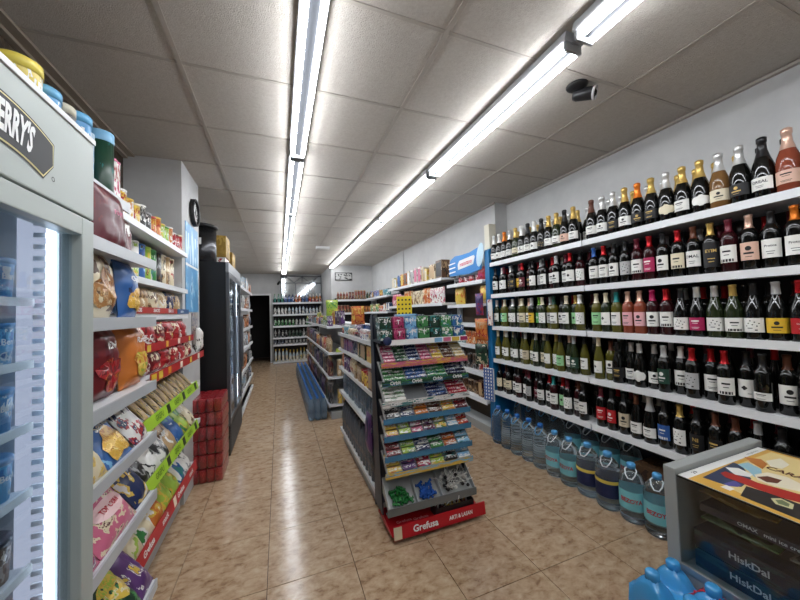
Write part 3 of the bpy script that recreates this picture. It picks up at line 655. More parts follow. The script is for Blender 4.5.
# ------------------------------------------------------------------ water bottles on the floor
WATER = mat('water_bottle_clear', (226, 238, 245), .03, trans=.94, ior=1.33)
CAPB = mat('cap_blue', (40, 110, 190), .35)
HND = mat('handle_white', (225, 232, 238), .35)
CAPL = mat('cap_sky', (88, 160, 214), .35)
def wb_profile(r, h, rib):
    p = [(0, .012), (r*.55, 0), (r*.9, .004), (r, .02)]
    if rib:
        z = .03
        while z < h*.62:
            p += [(r, z), (r*.94, z+.008), (r, z+.016)]; z += .024
    p += [(r, h*.66), (r*.97, h*.7), (r*.8, h*.8), (r*.45, h*.885), (r*.26, h*.91), (r*.25, h*.945), (0, h*.945)]
    return p
def water_tm(r, h, rib, lab=None, txt=None, cap=CAPB, band=None, ink=INKR):
    pr = wb_profile(r, h, rib)
    T = [('body', MB().lathe(pr, 26).mesh('water_body'), WATER, None),
         ('cap', MB().lathe([(r*.27, h*.915), (r*.33, h*.915), (r*.33, h*.985), (r*.28, h), (0, h)], 18).mesh('cap'), cap, None),
         ('handle', MB().tube([(-r*.28, 0, h*.915), (-r*.42, -r*.35, h*.90), (-r*.34, -r*.72, h*.84), (-r*.16, -r*.9, h*.785), (r*.16, -r*.9, h*.785), (r*.34, -r*.72, h*.84), (r*.42, -r*.35, h*.90), (r*.28, 0, h*.915)], .0042, 6).mesh('handle'), HND if cap is not CAPB else CAPL, None)]
    if lab:
        z0, z1 = h*.24, h*.56
        T.append(('label', MB().lathe([(r+.0008, z0), (r+.0008, z1)], 30).mesh('label'), lab, None))
        if band: T.append(('label_band', MB().lathe([(r+.0014, z1-.03), (r+.0014, z1-.006)], 30).mesh('label_band'), band, 3))
        if txt: T.append(('lettering', flatmesh(text_mesh(txt, r*.5, lambda x, y: ((r+.002)*math.sin(x/r), -(r+.002)*math.cos(x/r), (z0+z1)/2+y), .03, .85)), ink, 3))
    return T
LJ = mat('label_aqua', (126, 200, 210), .4); LN = mat('label_navy', (34, 46, 104), .4); LY = mat('label_yellowband', (224, 200, 90), .4)
wplain = water_tm(.0765, .40, True, cap=CAPB)
wplain2 = water_tm(.0765, .40, True, lab=mat('label_paleblue', (170, 200, 220), .3), cap=CAPB)
waqua = water_tm(.0795, .385, False, LJ, 'BEZOYA', CAPL)
wnavy = water_tm(.086, .40, True, LN, None, CAPL, LY)
seq = [(3.0, 0), (2.846, 0), (2.692, 0), (2.538, 0), (2.384, 0), (2.225, 2), (2.064, 2), (1.897, 3), (1.724, 3), (1.558, 2), (1.397, 2), (1.248, 2), (1.086, 2)]
for i, (y, k) in enumerate(seq):
    tm = (wplain, wplain2, waqua, wnavy)[k]
    ds = ('clear ribbed', 'x', 'aqua labelled', 'navy labelled')[k]
    put(tm, 'water_bottle', f'large {ds} water bottle on the floor, {nth(i)} from blue end panel', 'water bottle', (2.285+R.uniform(-.008, .008), y, .0008), W_+R.uniform(0, .5), 'large water bottles in front of the wine shelving')
for i in range(8):
    y = 2.9-.172*i
    put((wplain, waqua)[i > 3], 'water_bottle', f'water bottle in the back row on the shelf foot, {nth(i)} from blue panel', 'water bottle', (2.50, y, .1108), W_+R.uniform(-.2, .3), 'large water bottles in front of the wine shelving', s=.92)
CARD = pk('wine_case', [(92, 66, 44), (120, 88, 58), (60, 40, 30), (150, 120, 90)], 4, .6)
for i in range(2):
    put(boxtm(.30, .2, .24, CARD), 'wine_case', f'brown printed wine case under the lowest wine shelf, {nth(i)} from low freezer', 'case', (2.5, 1.14+.32*i, .1108), W_, 'wine cases under the shelves')
# blue shrink wrapped pack of water in front of the low freezer
bp = thing('water_pack', 'blue shrink wrapped pack of water bottles beside the low freezer', 'water pack', (1.392, .72, 0), .0)
FILM = mat('blue_film', (64, 150, 208), .18, coat=.4)
b = MB(); bm = bmesh.new()
nx, ny = 34, 50
bumps = [(-.0635, -.127+.127*k) for k in range(3)]+[(.0635, -.127+.127*k) for k in range(3)]
def filmz(x, y):
    h = .375
    for cx, cy in bumps:
        d = math.hypot(x-cx, y-cy); h = max(h, .385+.062*max(0, 1-(d/.0635)**2) if d > .02 else .452)
    return h+.004*mnoise.noise(Vector((x*40, y*40, 1)))
vs = []; hwx, hwy = .1, .194
for j in range(ny+1):
    for i in range(nx+1):
        x, y = -hwx+2*hwx*i/nx, -hwy+2*hwy*j/ny
        vs.append((x, y, filmz(x, y)))
fs = [(j*(nx+1)+i, j*(nx+1)+i+1, (j+1)*(nx+1)+i+1, (j+1)*(nx+1)+i) for j in range(ny) for i in range(nx)]
ring = [i for i in range(nx+1)]+[j*(nx+1)+nx for j in range(1, ny+1)]+[ny*(nx+1)+i for i in range(nx-1, -1, -1)]+[j*(nx+1) for j in range(ny-1, 0, -1)]
prev = ring; o0 = len(vs)
for z in (.3, .15, .0):
    cur = []
    for q, r_ in enumerate(ring):
        x, y, _ = vs[r_]; k = 1.02+.012*math.sin(q*.75) if z > 0 else .99
        vs.append((x*k, y*k, z)); cur.append(len(vs)-1)
    fs += [(prev[i], prev[(i+1) % len(ring)], cur[(i+1) % len(ring)], cur[i]) for i in range(len(ring))]; prev = cur
fs.append(tuple(prev))
b.add(vs, fs, True); obj('film', b, FILM, bp)
obj('lettering', flatmesh(text_mesh('BEZOYA', .06, lambda x, y: (.062+y*.9, -.02-x*.8, max(filmz(.062+y*.9, -.02-x*.8), .37)+.004), .03)), INKR, bp)
for cx, cy in bumps: obj('cap', MB().lathe([(0, .468), (.018, .468), (.023, .462), (.025, .43), (.0, .43)], 16, c=(cx, cy, 0)), FILM, bp)

# ------------------------------------------------------------------ snacks on the shelves along the left wall
def can_tm(r, h, m_, lid, lidh=.012):
    return [('body', MB().lathe([(0, 0), (r*.95, 0), (r, .004), (r, h-lidh), (0, h-lidh)], 18).mesh('can_body'), m_, None),
            ('lid', MB().lathe([(r*1.02, h-lidh), (r*1.04, h-lidh+.002), (r*1.04, h-.002), (r*.96, h), (0, h-.001)], 18).mesh('can_lid'), lid, None)]
INK_ = dict(red=(178, 30, 36), dred=(112, 24, 30), maroon=(96, 24, 36), yellow=(222, 184, 64), lime=(160, 196, 60), green=(60, 140, 70), dgreen=(28, 66, 46), blue=(44, 96, 170), navy=(30, 44, 90), sky=(120, 180, 220),
            white=(226, 224, 218), cream=(222, 206, 170), tan=(186, 150, 104), brown=(106, 72, 46), orange=(212, 116, 40), pink=(206, 96, 130), purple=(96, 56, 120), black=(30, 28, 30), grey=(150, 150, 150), teal=(40, 128, 128), magenta=(176, 40, 96))
INK_ = {k: tuple(int(.86*v+.14*sum(c)/3) for v in c) for k, c in INK_.items()}
def pr_(*names, sc=3.0, rough=.3, st=(1, 1, 1)):
    return pk('pack_'+'_'.join(names)+'_%g' % sc, [INK_[n] for n in names], sc, rough, st)
LIDM = {k: mat('lid_'+k, INK_[k], .35) for k in INK_}
SH_L = 'snack shelving'
# near bay
put(can_tm(.043, .27, pr_('dgreen', 'dgreen', 'dgreen', 'teal'), LIDM['sky'], .045), 'sweets_jar', 'large dark green jar with sky blue lid on the top snack shelf', 'jar', (-.705, 1.704, 2.036), E_)
for k, y in enumerate((1.775, 1.805)): put(can_tm(.024, .19, pr_('white', 'pink', 'red', sc=4), LIDM['pink']), 'sweets_can', f'slim pink and white can behind the green jar, {nth(k)} from it', 'can', (-.70, y, 2.036), E_, 'cans on the top snack shelf')
BAGS = 'snack bags along the left wall'
def bag(tm, lab, y, z, x, rx=0, rz=E_, name='snack_bag', s=1):
    return put(tm, name, lab, 'snack bag', (x, y, z), rz, BAGS, rx=rx, s=s)
tl = -math.radians(5)
bag(bag_tm(.26, .26, .07, pr_('maroon', 'maroon', 'dred', 'maroon', sc=2), 1, 'ROJO', LIDM['pink'], .1, .6), 'maroon snack bag on the shelf above the blue crisp bag', 1.60, 1.772, -.63, tl)
bag(bag_tm(.2, .2, .09, pr_('maroon', 'dred', 'white'), 2), 'second maroon snack bag leaning at the shelf joint', 1.76, 1.772, -.67, tl)
bag(bag_tm(.2, .25, .09, pr_('tan', 'cream', 'red'), 2), 'tan snack bag beside the tall freezer on the second shelf', 1.38, 1.772, -.66, tl)
bag(bag_tm(.23, .25, .10, pr_('cream', 'cream', 'brown', 'tan', sc=2.4), 3, None, patch=NUTS, pz=.4, pr=.36), 'cream and brown crisp bag beside the tall freezer', 1.46, 1.507, -.625, tl)
bag(bag_tm(.16, .235, .08, pr_('blue', 'blue', 'blue', 'navy', sc=1.5), 4, 'Chips', INKW, .13, .68, patch=CRISP, pz=.3, pr=.34), 'blue crisp bag with yellow crisps on the third shelf', 1.66, 1.507, -.60, tl)
bag(bag_tm(.24, .28, .11, pr_('dred', 'dred', 'maroon', 'dred', sc=1.2), 6, 'YEN', INKW, .13, .68, patch=pr_('red', 'orange', 'dred'), pz=.32, pr=.3), 'dark red crisp bag with white lettering beside the freezer', 1.475, 1.212, -.62, tl)
bag(bag_tm(.21, .27, .11, pr_('orange', 'orange', 'orange', 'yellow', sc=1.2), 7, 'Ruffs', INKW, .12, .72, patch=pr_('yellow', 'lime', 'orange'), pz=.35, pr=.3), 'orange crisp bag next to the dark red bag', 1.715, 1.212, -.61, tl)
def lying(tm, lab, y, z, x, a=-38, s=1): return bag(tm, lab, y, z, x, math.radians(a), E_, s=s)
lying(bag_tm(.2, .24, .07, pr_('blue', 'blue', 'sky', 'blue', sc=1.5), 9, 'Salsitos', INKW, .17, .62, patch=CRISP, pz=.28, pr=.36, rot=.2), 'blue snack bag with white script on the fourth shelf', 1.50, .98, -.562)
lying(bag_tm(.16, .22, .07, pr_('cream', 'yellow', 'tan', sc=4), 10), 'pale yellow pasta snack bag beside the blue script bag', 1.33, .98, -.562)
lying(bag_tm(.15, .24, .07, pr_('white', 'red', 'navy', 'white', sc=4), 11), 'white and red snack bag at the fourth shelf joint', 1.70, .98, -.562)
lying(bag_tm(.28, .27, .08, pr_('pink', 'cream', 'cream', 'maroon', 'cream', sc=7), 13, 'TOP CORN', INKR, .1, .40, badge=mat('badge_pale', (232, 196, 196), .4), tsx=.8), 'pink popcorn bag with red lettering on a pale badge', 1.50, .71, -.562)
lying(bag_tm(.15, .25, .07, pr_('pink', 'purple', 'white', sc=5), 14), 'pink and purple popcorn bag beside the tall freezer', 1.28, .71, -.562)
lying(bag_tm(.15, .24, .07, pr_('navy', 'navy', 'yellow', 'white', sc=2), 15), 'navy and yellow snack bag beside the popcorn', 1.735, .71, -.57)
lying(bag_tm(.2, .3, .08, pr_('dred', 'red', 'maroon', sc=2), 16, 'Recto', INKW, .2, .6, rot=.5), 'red snack bag with white lettering on the lowest shelf', 1.40, .305, -.555)
lying(bag_tm(.19, .3, .08, pr_('dgreen', 'green', 'dgreen', sc=2), 17, None, patch=pr_('yellow', 'cream', 'lime', sc=6), pz=.55, pr=.4), 'dark green snack bag with yellow picture on the lowest shelf', 1.60, .305, -.555)
lying(bag_tm(.13, .26, .06, pr_('purple', 'white', 'purple', 'yellow', sc=4), 18), 'purple and white snack bag on the lowest shelf', 1.765, .305, -.565)
# far bay: jars, tubes, bags
cols = [('tan', 'red', 'white'), ('yellow', 'white', 'red'), ('white', 'yellow', 'orange'), ('yellow', 'cream', 'red'), ('black', 'white', 'grey'), ('black', 'grey', 'white'), ('orange', 'red', 'yellow'), ('orange', 'yellow', 'red'), ('lime', 'yellow', 'white'), ('lime', 'green', 'white'), ('orange', 'white', 'tan'), ('red', 'white', 'red'), ('red', 'dred', 'white'), ('red', 'cream', 'red')]
for i, c in enumerate(cols):
    put(can_tm(.036, .115+.02*(i % 3 == 1), pr_(*c, sc=4), LIDM[c[1]]), 'sauce_jar', f'{c[0]} and {c[1]} jar on the upper snack shelf, {nth(i)} from freezer', 'jar', (-.75, 1.89+.083*i, 2.021), E_, 'jars on the upper snack shelf')
cols = [('white', 'grey', 'green'), ('white', 'cream', 'grey'), ('white', 'lime', 'black'), ('white', 'yellow', 'black'), ('white', 'lime', 'white'), ('blue', 'sky', 'brown'), ('lime', 'brown', 'yellow'), ('green', 'teal', 'white'), ('black', 'brown', 'grey'), ('cream', 'tan', 'black'), ('tan', 'brown', 'cream'), ('cream', 'red', 'brown')]
for i, c in enumerate(cols):
    put(can_tm(.04, .235, pr_(*c, sc=3.4), LIDM[c[0]]), 'crisp_tube', f'{c[0]} and {c[1]} crisp tube below the jars, {nth(i)} from freezer', 'tube', (-.81, 1.9+.0965*i, 1.726), E_, 'crisp tubes by the column')
for i in range(4):
    c = [('lime', 'yellow', 'white'), ('yellow', 'white', 'lime'), ('white', 'black', 'lime')][i % 3]
    put(can_tm(.03, .075, pr_(*c, sc=4), LIDM['white']), 'dip_jar', f'small {c[0]} and {c[1]} dip jar before the crisp tubes, {nth(i)} from freezer', 'jar', (-.732, 1.88+.068*i, 1.726), E_, 'dip jars before the tubes')
cb = [('navy', 'white', 'blue', 'sky'), ('tan', 'brown', 'cream', 'red'), ('tan', 'cream', 'brown'), ('cream', 'tan', 'brown'), ('cream', 'white', 'tan'), ('navy', 'cream', 'tan'), ('tan', 'cream', 'navy')]
for i, c in enumerate(cb):
    bag(bag_tm(.14, .165, .08, pr_(*c, sc=3.5), 20+i % 3), f'small {c[0]} and {c[1]} snack bag under the crisp tubes, {nth(i)} from freezer', 1.93+.16*i, 1.527, -.755, tl)
def strip(name, lab, x, y0, y1, z, h, c, tilt, txts=(), ink=INKW, size=.04, boxes=None):
    t = thing(name, lab, 'shelf strip', (x, (y0+y1)/2, z), E_, 'printed shelf strips', ry=0)
    t.rotation_euler = (math.radians(tilt), 0, E_)
    L_ = y1-y0
    st = obj('strip', MB().box(-L_/2, L_/2, -.0012, .0012, -h/2, h/2), mat('strip_%d_%d_%d' % c, c, .4), t)
    for u, tx in txts: obj('lettering', flatmesh(text_mesh(tx, size, lambda x_, y_: (u*L_/2+x_, -.002, y_), .03)), ink, st)
    for u, w_, cc in boxes or (): obj('badge', MB().box(u*L_/2-w_/2, u*L_/2+w_/2, -.0024, -.0012, -h*.38, h*.38), mat('badge_%d_%d_%d' % cc, cc, .4), st)
    return t
strip('shelf_strip', 'red printed shelf strip below the small snack bags', -.69, 1.9, 2.72, 1.548, .035, (176, 42, 36), 0, [(u/3, 'SNACKS') for u in (-2, 0, 2)], size=.028)
strip('shelf_strip', 'blue printed shelf strip next to the column', -.69, 2.74, 3.04, 1.548, .035, (50, 90, 140), 0, [(-.3, 'salados')], size=.026)
strip('shelf_strip', 'upper red printed strip between red snack bags', -.64, 1.98, 2.95, 1.345, .045, (172, 30, 34), 0, boxes=[(-.9, .05, (220, 190, 60)), (-.3, .04, (230, 180, 60)), (.2, .05, (240, 230, 210)), (.75, .04, (220, 190, 60))])
strip('shelf_strip', 'lower red and yellow printed strip under the red snack bags', -.6, 1.92, 3.10, 1.2, .05, (178, 34, 34), 0, boxes=[(-.92, .07, (222, 190, 50)), (-.75, .06, (226, 196, 70)), (-.5, .05, (230, 150, 50)), (-.1, .05, (240, 230, 210)), (.3, .05, (226, 196, 70)), (.7, .06, (240, 230, 210))])
LIME = (168, 208, 52)
for z, w_ in ((.985, 'upper'), (.69, 'lower')):
    strip('shelf_strip', f'{w_} lime green printed strip on the snack shelving', -.6, 1.84, 2.88, z, .062, LIME, -12, [(u, 'GREFU') for u in (-.6, 0, .55)], mat('lime_ink', (90, 130, 30), .5), .04, [(u, .05, (38, 52, 30)) for u in (-.32, .27, .86)])
strip('shelf_strip', 'long red printed strip on the lowest snack shelf', -.635, 1.86, 2.98, .345, .075, (186, 24, 36), -8, [(-.74, 'Grefusa'), (-.3, 'snack'), (.25, 'Grefusa'), (.72, 'snack')], INKW, .045, [(.02, .05, (240, 226, 200))])
rb = [('red', 'dred', 'cream', 'white'), ('red', 'white', 'dred'), ('dred', 'red', 'cream'), ('red', 'cream', 'dred', 'yellow')]
obj('tray', MB().box(-.30, .07, -.52, .57, 1.318, 1.324), SHELF, LF)
for i in range(6):
    c = rb[i % 4]
    bag(bag_tm(.15, .155, .075, pr_(*c, sc=3.5), 30+i % 3), f'small red snack bag on the upper red tray, {nth(i)} from freezer', 2.02+.165*i, 1.3245, -.70, tl)
    bag(bag_tm(.165, .125, .08, pr_(*rb[(i+1) % 4], sc=3), 33+i % 3), f'small red snack bag under the red tray, {nth(i)} from freezer', 2.0+.17*i, 1.197, -.675, tl)
bag(bag_tm(.13, .19, .07, pr_('white', 'black', 'white', 'red'), 36), 'white and black bag hanging at the column end', 3.0, 1.226, -.62, 0)
for i in range(12):
    put([('wrapper', bag_mesh(.045, .24, .03, 40), pr_('tan', 'yellow', 'brown', 'dgreen', sc=5), None)], 'stick_bag', f'slim yellow-brown stick bag above the upper lime strip, {nth(i)} from freezer', 'snack bag', (-.63, 1.90+.085*i, .985), E_, BAGS, rx=math.radians(-42))
lo = [('black', 'grey', 'black'), ('white', 'black', 'white'), ('white', 'grey', 'black'), ('tan', 'white', 'brown'), ('blue', 'white', 'teal'), ('lime', 'yellow', 'green'), ('cream', 'brown', 'white')]
for i in range(7):
    lying(bag_tm(.155, .23, .07, pr_(*lo[i], sc=2.4), 41+i % 3), f'{lo[i][0]} and {lo[i][1]} snack bag above the lower lime strip, {nth(i)} from freezer', 1.93+.155*i, .69, -.63)
lo = [('cream', 'lime', 'white'), ('cream', 'white', 'green'), ('orange', 'yellow', 'white'), ('lime', 'yellow', 'lime'), ('lime', 'yellow', 'green'), ('white', 'blue', 'teal'), ('white', 'grey', 'black')]
for i in range(7):
    lying(bag_tm(.155, .25, .075, pr_(*lo[i], sc=2.4), 44+i % 3), f'{lo[i][0]} and {lo[i][1]} snack bag above the long red strip, {nth(i)} from freezer', 1.93+.155*i, .35, -.655)

# ------------------------------------------------------------------ stack of red can packs
CANR = pk('can_red', [(158, 20, 34), (178, 28, 44), (196, 60, 68), (140, 14, 28)], 3, .3)
WRAP = pane('shrink_film', (248, 236, 236), .26, .16)
cr_, ch_ = .0325, .118
can_b = MB().lathe([(0, 0), (cr_*.8, 0), (cr_, .008), (cr_, ch_-.01), (cr_*.82, ch_), (cr_*.78, ch_-.003), (0, ch_-.003)], 14).mesh('can')
for lv in range(6):
    jx = R.uniform(-.006, .006)
    t = thing('can_pack', f'red shrink wrapped pack of cans, {nth(lv)} from the floor in the stack', 'can pack', (-.64+jx, 3.57+R.uniform(-.005, .005), .001+lv*.1262), 0, 'stack of red can packs')
    for a in range(4):
        for q in range(6):
            if lv < 5 and a < 3 and q > 0: continue
            obj('can', can_b, CANR, t, loc=(-.0985+.0657*a, -.1645+.0657*q, .002))
    obj('film', MB().box(-.134, .134, -.2, .2, .0008, .1245, b=.012), WRAP, t)

# ------------------------------------------------------------------ black drinks fridge
bf = thing('drinks_fridge', 'tall black drinks fridge with glass doors behind the red packs', 'fridge', (-.815, 4.4, 0))
def KB(x0, x1, y0, y1, z0, z1, b=0): return MB().box(x0+.815, x1+.815, y0-4.4, y1-4.4, z0, z1, b=b)
BX, BY0, BY1, BT = -.5, 3.84, 4.96, 2.085
BODY = mat('fridge_black', (22, 22, 24), .4)
obj('back_panel', KB(-1.1, -1.07, BY0, BY1, 0, BT), BODY, bf)
obj('side_panel', KB(-1.07, BX-.03, BY0, BY0+.04, 0, BT), BODY, bf)
obj('side_panel', KB(-1.07, BX-.03, BY1-.04, BY1, 0, BT), BODY, bf)
obj('top_panel', KB(-1.07, BX-.03, BY0+.04, BY1-.04, BT-.12, BT), BODY, bf)
obj('base', KB(-1.07, BX-.03, BY0+.04, BY1-.04, .0, .3), BODY, bf)
gr = obj('grille', KB(BX-.03, BX-.005, BY0, BY1, .03, .34, b=.004), BODY, bf)
for k in range(9): obj('slat', KB(BX-.005, BX, BY0+.04, BY1-.04, .06+k*.03, .072+k*.03), mat('grille_grey', (60, 60, 62), .4), gr)
obj('header', KB(BX-.03, BX, BY0, BY1, 1.98, BT, b=.004), mat('header_grey', (150, 152, 155), .4), bf)
for y0, y1 in ((BY0+.005, 4.397), (4.403, BY1-.005)):
    d = MB()
    for a in ((y0, y0+.05, .35, 1.975), (y1-.05, y1, .35, 1.975), (y0+.05, y1-.05, .35, .4), (y0+.05, y1-.05, 1.92, 1.975)): d.box(BX-.03+.815, BX+.815, a[0]-4.4, a[1]-4.4, a[2], a[3], b=.003)
    do = obj('door', d, mat('door_frame_grey', (96, 98, 102), .35, metal=.5), bf)
    obj('pane', KB(BX-.018, BX-.012, y0+.05, y1-.05, .4, 1.92), pane('fridge_glass', (215, 222, 228), .12), do)
    obj('handle', KB(BX, BX+.03, y1-.04, y1-.02, .8, 1.5, b=.005), STEEL, do)
obj('light_strip', KB(BX-.06, BX-.05, BY0+.042, BY0+.055, .4, 1.95), emit('fridge_led', (235, 242, 255), LED2), bf); obj('light_strip', KB(BX-.06, BX-.05, BY1-.055, BY1-.042, .4, 1.95), emit('fridge_led', (235, 242, 255), LED2), bf)
for z in (.42, .72, 1.02, 1.32, 1.62):
    obj('wire_shelf', KB(-1.05, BX-.07, BY0+.05, BY1-.05, z-.012, z), STEEL, bf)
drink = [[('body', MB().lathe([(0, 0), (.03, 0), (.032, .006), (.032, .14), (.02, .18), (.013, .2), (.013, .222), (0, .222)], 14).mesh('drink'), pr_(*c, sc=3), None), ('cap', MB().lathe([(.015, .21), (.015, .23), (0, .231)], 12).mesh('cap'), LIDM[c[0]], None)] for c in (('white', 'sky', 'blue'), ('sky', 'white', 'grey'), ('grey', 'white', 'sky'), ('white', 'grey', 'teal'), ('tan', 'white', 'grey'))]
for i, z in enumerate((.42, .72, 1.02, 1.32, 1.62)):
    for k in range(12):
        put(drink[i], 'drink_bottle', f'pale drink bottle in the black fridge, {nth(k)} along the {nth(i)} shelf up', 'drink bottle', (-.63, 3.95+.082*k, z+.001), E_, 'drink bottles in the black fridge')
# things on top of the fridge
pt = thing('insulated_pot', 'large dark metal pot standing on the black fridge', 'pot', (-.80, 4.07, BT+.001))
obj('body', MB().lathe([(0, 0), (.14, 0), (.15, .01), (.15, .4), (0, .4)], 28), mat('pot_dark', (62, 62, 64), .25, metal=.8), pt)
obj('lid', MB().lathe([(.15, .4), (.165, .4), (.168, .425), (.15, .435), (0, .437)], 28), BLACK, pt)
obj('label', MB().lathe([(.1512, .2), (.1512, .27)], 8, a0=-.5, a1=.2), INKW, pt)
BOXY = pk('box_ochre', [(150, 118, 44), (164, 130, 54), (186, 152, 70)], 2, .6)
BOXT = pk('box_tan', [(176, 150, 112), (186, 160, 124)], 2, .6)
def carton(lab, w, d, h, m_, loc, rz=E_, grp='cartons on the black fridge', tape=True):
    T = [('carton', MB().box(-w/2, w/2, -d/2, d/2, 0, h, b=.004).mesh('carton'), m_, None)]
    if tape: T.append(('tape', MB().box(-.02, .02, -d/2-.0008, d/2+.0008, h*.7, h+.0008).mesh('tape'), mat('tape_brown', (196, 170, 120), .3), 0))
    return put(T, 'carton', lab, 'carton', loc, rz, grp)
carton('small pale carton with yellow lid strip on the black fridge', .3, .22, .12, pr_('white', 'yellow', 'red', sc=2), (-.70, 4.42, BT+.001))
carton('ochre carton stacked on the pale carton', .32, .24, .26, BOXY, (-.70, 4.42, BT+.122))
carton('ochre carton at the far end of the black fridge', .3, .24, .25, BOXY, (-.68, 4.78, BT+.001))

# ------------------------------------------------------------------ small boxes, tins and packets for the grocery shelves
def ptm(kind, c, h=.12):
    m_ = pr_(*c, sc=3.2)
    if kind == 'box': return boxtm(.085, .06, h, m_, b=.002, panel=LIDM[c[1]] if h > .13 else None)
    if kind == 'can': return can_tm(.036, h, m_, STEEL, .006)
    if kind == 'jar': return can_tm(.034, h, m_, LIDM[c[1]], .018)
    if kind == 'bag': return [('wrapper', bag_mesh(.12, h, .05, 50), m_, None)]
    if kind == 'btl': return [('body', MB().lathe([(0, 0), (.03, 0), (.034, .005), (.034, h*.62), (.024, h*.76), (.012, h*.84), (.012, h*.9), (0, h*.9)], 14).mesh('bottle_body'), m_, None), ('cap', MB().lathe([(.014, h*.88), (.015, h), (0, h)], 10).mesh('bottle_cap'), LIDM[c[1]], None)]
    if kind == 'spray': return [('body', MB().lathe([(0, 0), (.036, 0), (.04, .006), (.04, h*.5), (.022, h*.7), (.014, h*.78), (0, h*.78)], 14, sx=1, sy=.65).mesh('cleaner_body'), m_, None), ('cap', MB().box(-.013, .013, -.035, .015, h*.82, h, b=.004).lathe([(.015, h*.76), (.015, h*.84)], 10).mesh('cleaner_cap'), LIDM[c[1]], None)]
KNAME = dict(box=('grocery_box', 'box'), can=('food_tin', 'tin'), jar=('food_jar', 'jar'), bag=('snack_bag', 'packet'), btl=('bottle', 'bottle'), spray=('cleaner_bottle', 'cleaner bottle'))
_PT = {}
def goods(kind, c, h, lab, loc, rz, grp, rx=0, s=1):
    k = (kind, c, h)
    if k not in _PT: _PT[k] = ptm(kind, c, h)
    nm, ct = KNAME[kind]
    return put(_PT[k], nm, lab, ct, loc, rz, grp, rx=rx, s=s)
def fill_row(where, x, y0, y1, z, rz, pal, kinds, pitch, hs, grp, anchor):
    """goods along y, from y0 towards y1"""
    n = int(abs(y1-y0)/pitch); sg = 1 if y1 > y0 else -1; run = 0; k = kinds[0]; c = pal[0]; h = hs[0]
    for i in range(n):
        if run <= 0: k = R.choice(kinds); c = R.choice(pal); h = R.choice(hs); run = R.randint(2, 4)
        run -= 1
        goods(k, c, h, f'{c[0]}-{c[1]} {KNAME[k][1]} on the {where}, {nth(i)} from {anchor}', (x+R.uniform(-.008, .008), y0+sg*(i+.5)*pitch, z+.001), rz+R.uniform(-.08, .08), grp)
def fill_x(where, y, x0, x1, z, pal, kinds, pitch, hs, grp, anchor):
    n = int((x1-x0)/pitch); run = 0
    for i in range(n):
        if run <= 0: k = R.choice(kinds); c = R.choice(pal); h = R.choice(hs); run = R.randint(2, 4)
        run -= 1
        goods(k, c, h, f'{c[0]}-{c[1]} {KNAME[k][1]} on the {where}, {nth(i)} from {anchor}', (x0+(i+.5)*pitch, y+R.uniform(-.01, .01), z+.001), S_+R.uniform(-.1, .1), grp)

# ------------------------------------------------------------------ centre gondolas
def gondola(name, lab, y0, y1, xl, xs, xr, zs, zr, top):
    t = thing(name, lab, 'shelving', (xs, (y0+y1)/2, 0)); h = (y1-y0)/2
    obj('spine_panel', MB().box(-.015, .015, -h, h, 0, top), GREYP, t)
    for yy in (-h, h): obj('upright', MB().box(-.03, .03, yy-.015, yy+.015, 0, top+.01), GREYP, t)
    obj('plinth', MB().box(xl-xs+.03, xr-xs-.03, -h+.01, h-.01, 0, .1), GREYP, t)
    for z in zs:
        s = obj('shelf', MB().box(xl-xs+.004, -.015, -h, h, z-.028, z), SHELF, t); obj('price_rail', MB().box(xl-xs-.004, xl-xs+.004, -h, h, z-.03, z+.003), SHELF, s)
    for z in zr:
        s = obj('shelf', MB().box(.015, xr-xs-.004, -h, h, z-.028, z), SHELF, t); obj('price_rail', MB().box(xr-xs-.004, xr-xs+.004, -h, h, z-.03, z+.003), SHELF, s)
    return t
NZ = [1.265, 1.09, .87, .59, .15]
gondola('gondola_shelving', 'white gondola shelving directly behind the candy rack', 2.34, 3.85, .66, 1.0, 1.34, NZ, [1.265, .95, .6, .15], 1.28)
FZ = [1.31, .935, .59, .2]
gondola('gondola_shelving', 'long white gondola shelving farther down the aisle', 4.6, 8.6, .64, 1.0, 1.36, FZ, [1.31, .9, .5, .15], 1.33)
PAL = [('tan', 'brown', 'cream'), ('red', 'white', 'yellow'), ('navy', 'white', 'blue'), ('purple', 'black', 'white'), ('yellow', 'red', 'brown'), ('cream', 'red', 'tan'), ('green', 'white', 'yellow'), ('orange', 'cream', 'red'), ('brown', 'tan', 'cream'), ('white', 'blue', 'red'), ('black', 'grey', 'red'), ('teal', 'white', 'sky')]
DPAL = [('black', 'grey', 'brown'), ('brown', 'tan', 'black'), ('purple', 'black', 'grey'), ('navy', 'grey', 'black'), ('maroon', 'tan', 'black'), ('dgreen', 'tan', 'brown')]
G1 = 'groceries on the gondola behind the candy rack'; G2 = 'groceries on the long gondola'
a1 = 'candy rack'
fill_row('top ledge of the gondola', .71, 2.36, 3.8, NZ[0], W_, PAL, ['box', 'can', 'bag'], .105, [.05, .07, .08], G1, a1)
fill_row('back of the gondola top', .88, 2.36, 3.8, NZ[0], W_, PAL, ['box', 'jar', 'bag'], .12, [.1, .13, .09], G1, a1)
fill_row('second gondola shelf', .70, 2.62, 3.8, NZ[1], W_, DPAL+[('purple', 'black', 'magenta')], ['bag', 'box'], .105, [.12, .135], G1, a1)
carton('yellow box at the near end of the second gondola shelf', .22, .14, .125, pr_('yellow', 'yellow', 'orange', sc=2), (.74, 2.47, NZ[1]+.001), W_, 'boxes on the gondola', tape=False)
fill_row('third gondola shelf', .705, 2.36, 3.8, NZ[2], W_, PAL+DPAL, ['can', 'jar', 'box', 'bag'], .09, [.13, .15, .17], G1, a1)
PET = mat('pet_clear', (176, 198, 216), .06, trans=.7, ior=1.25)
PETD = mat('pet_smoke', (100, 108, 118), .1, trans=.2, ior=1.3)
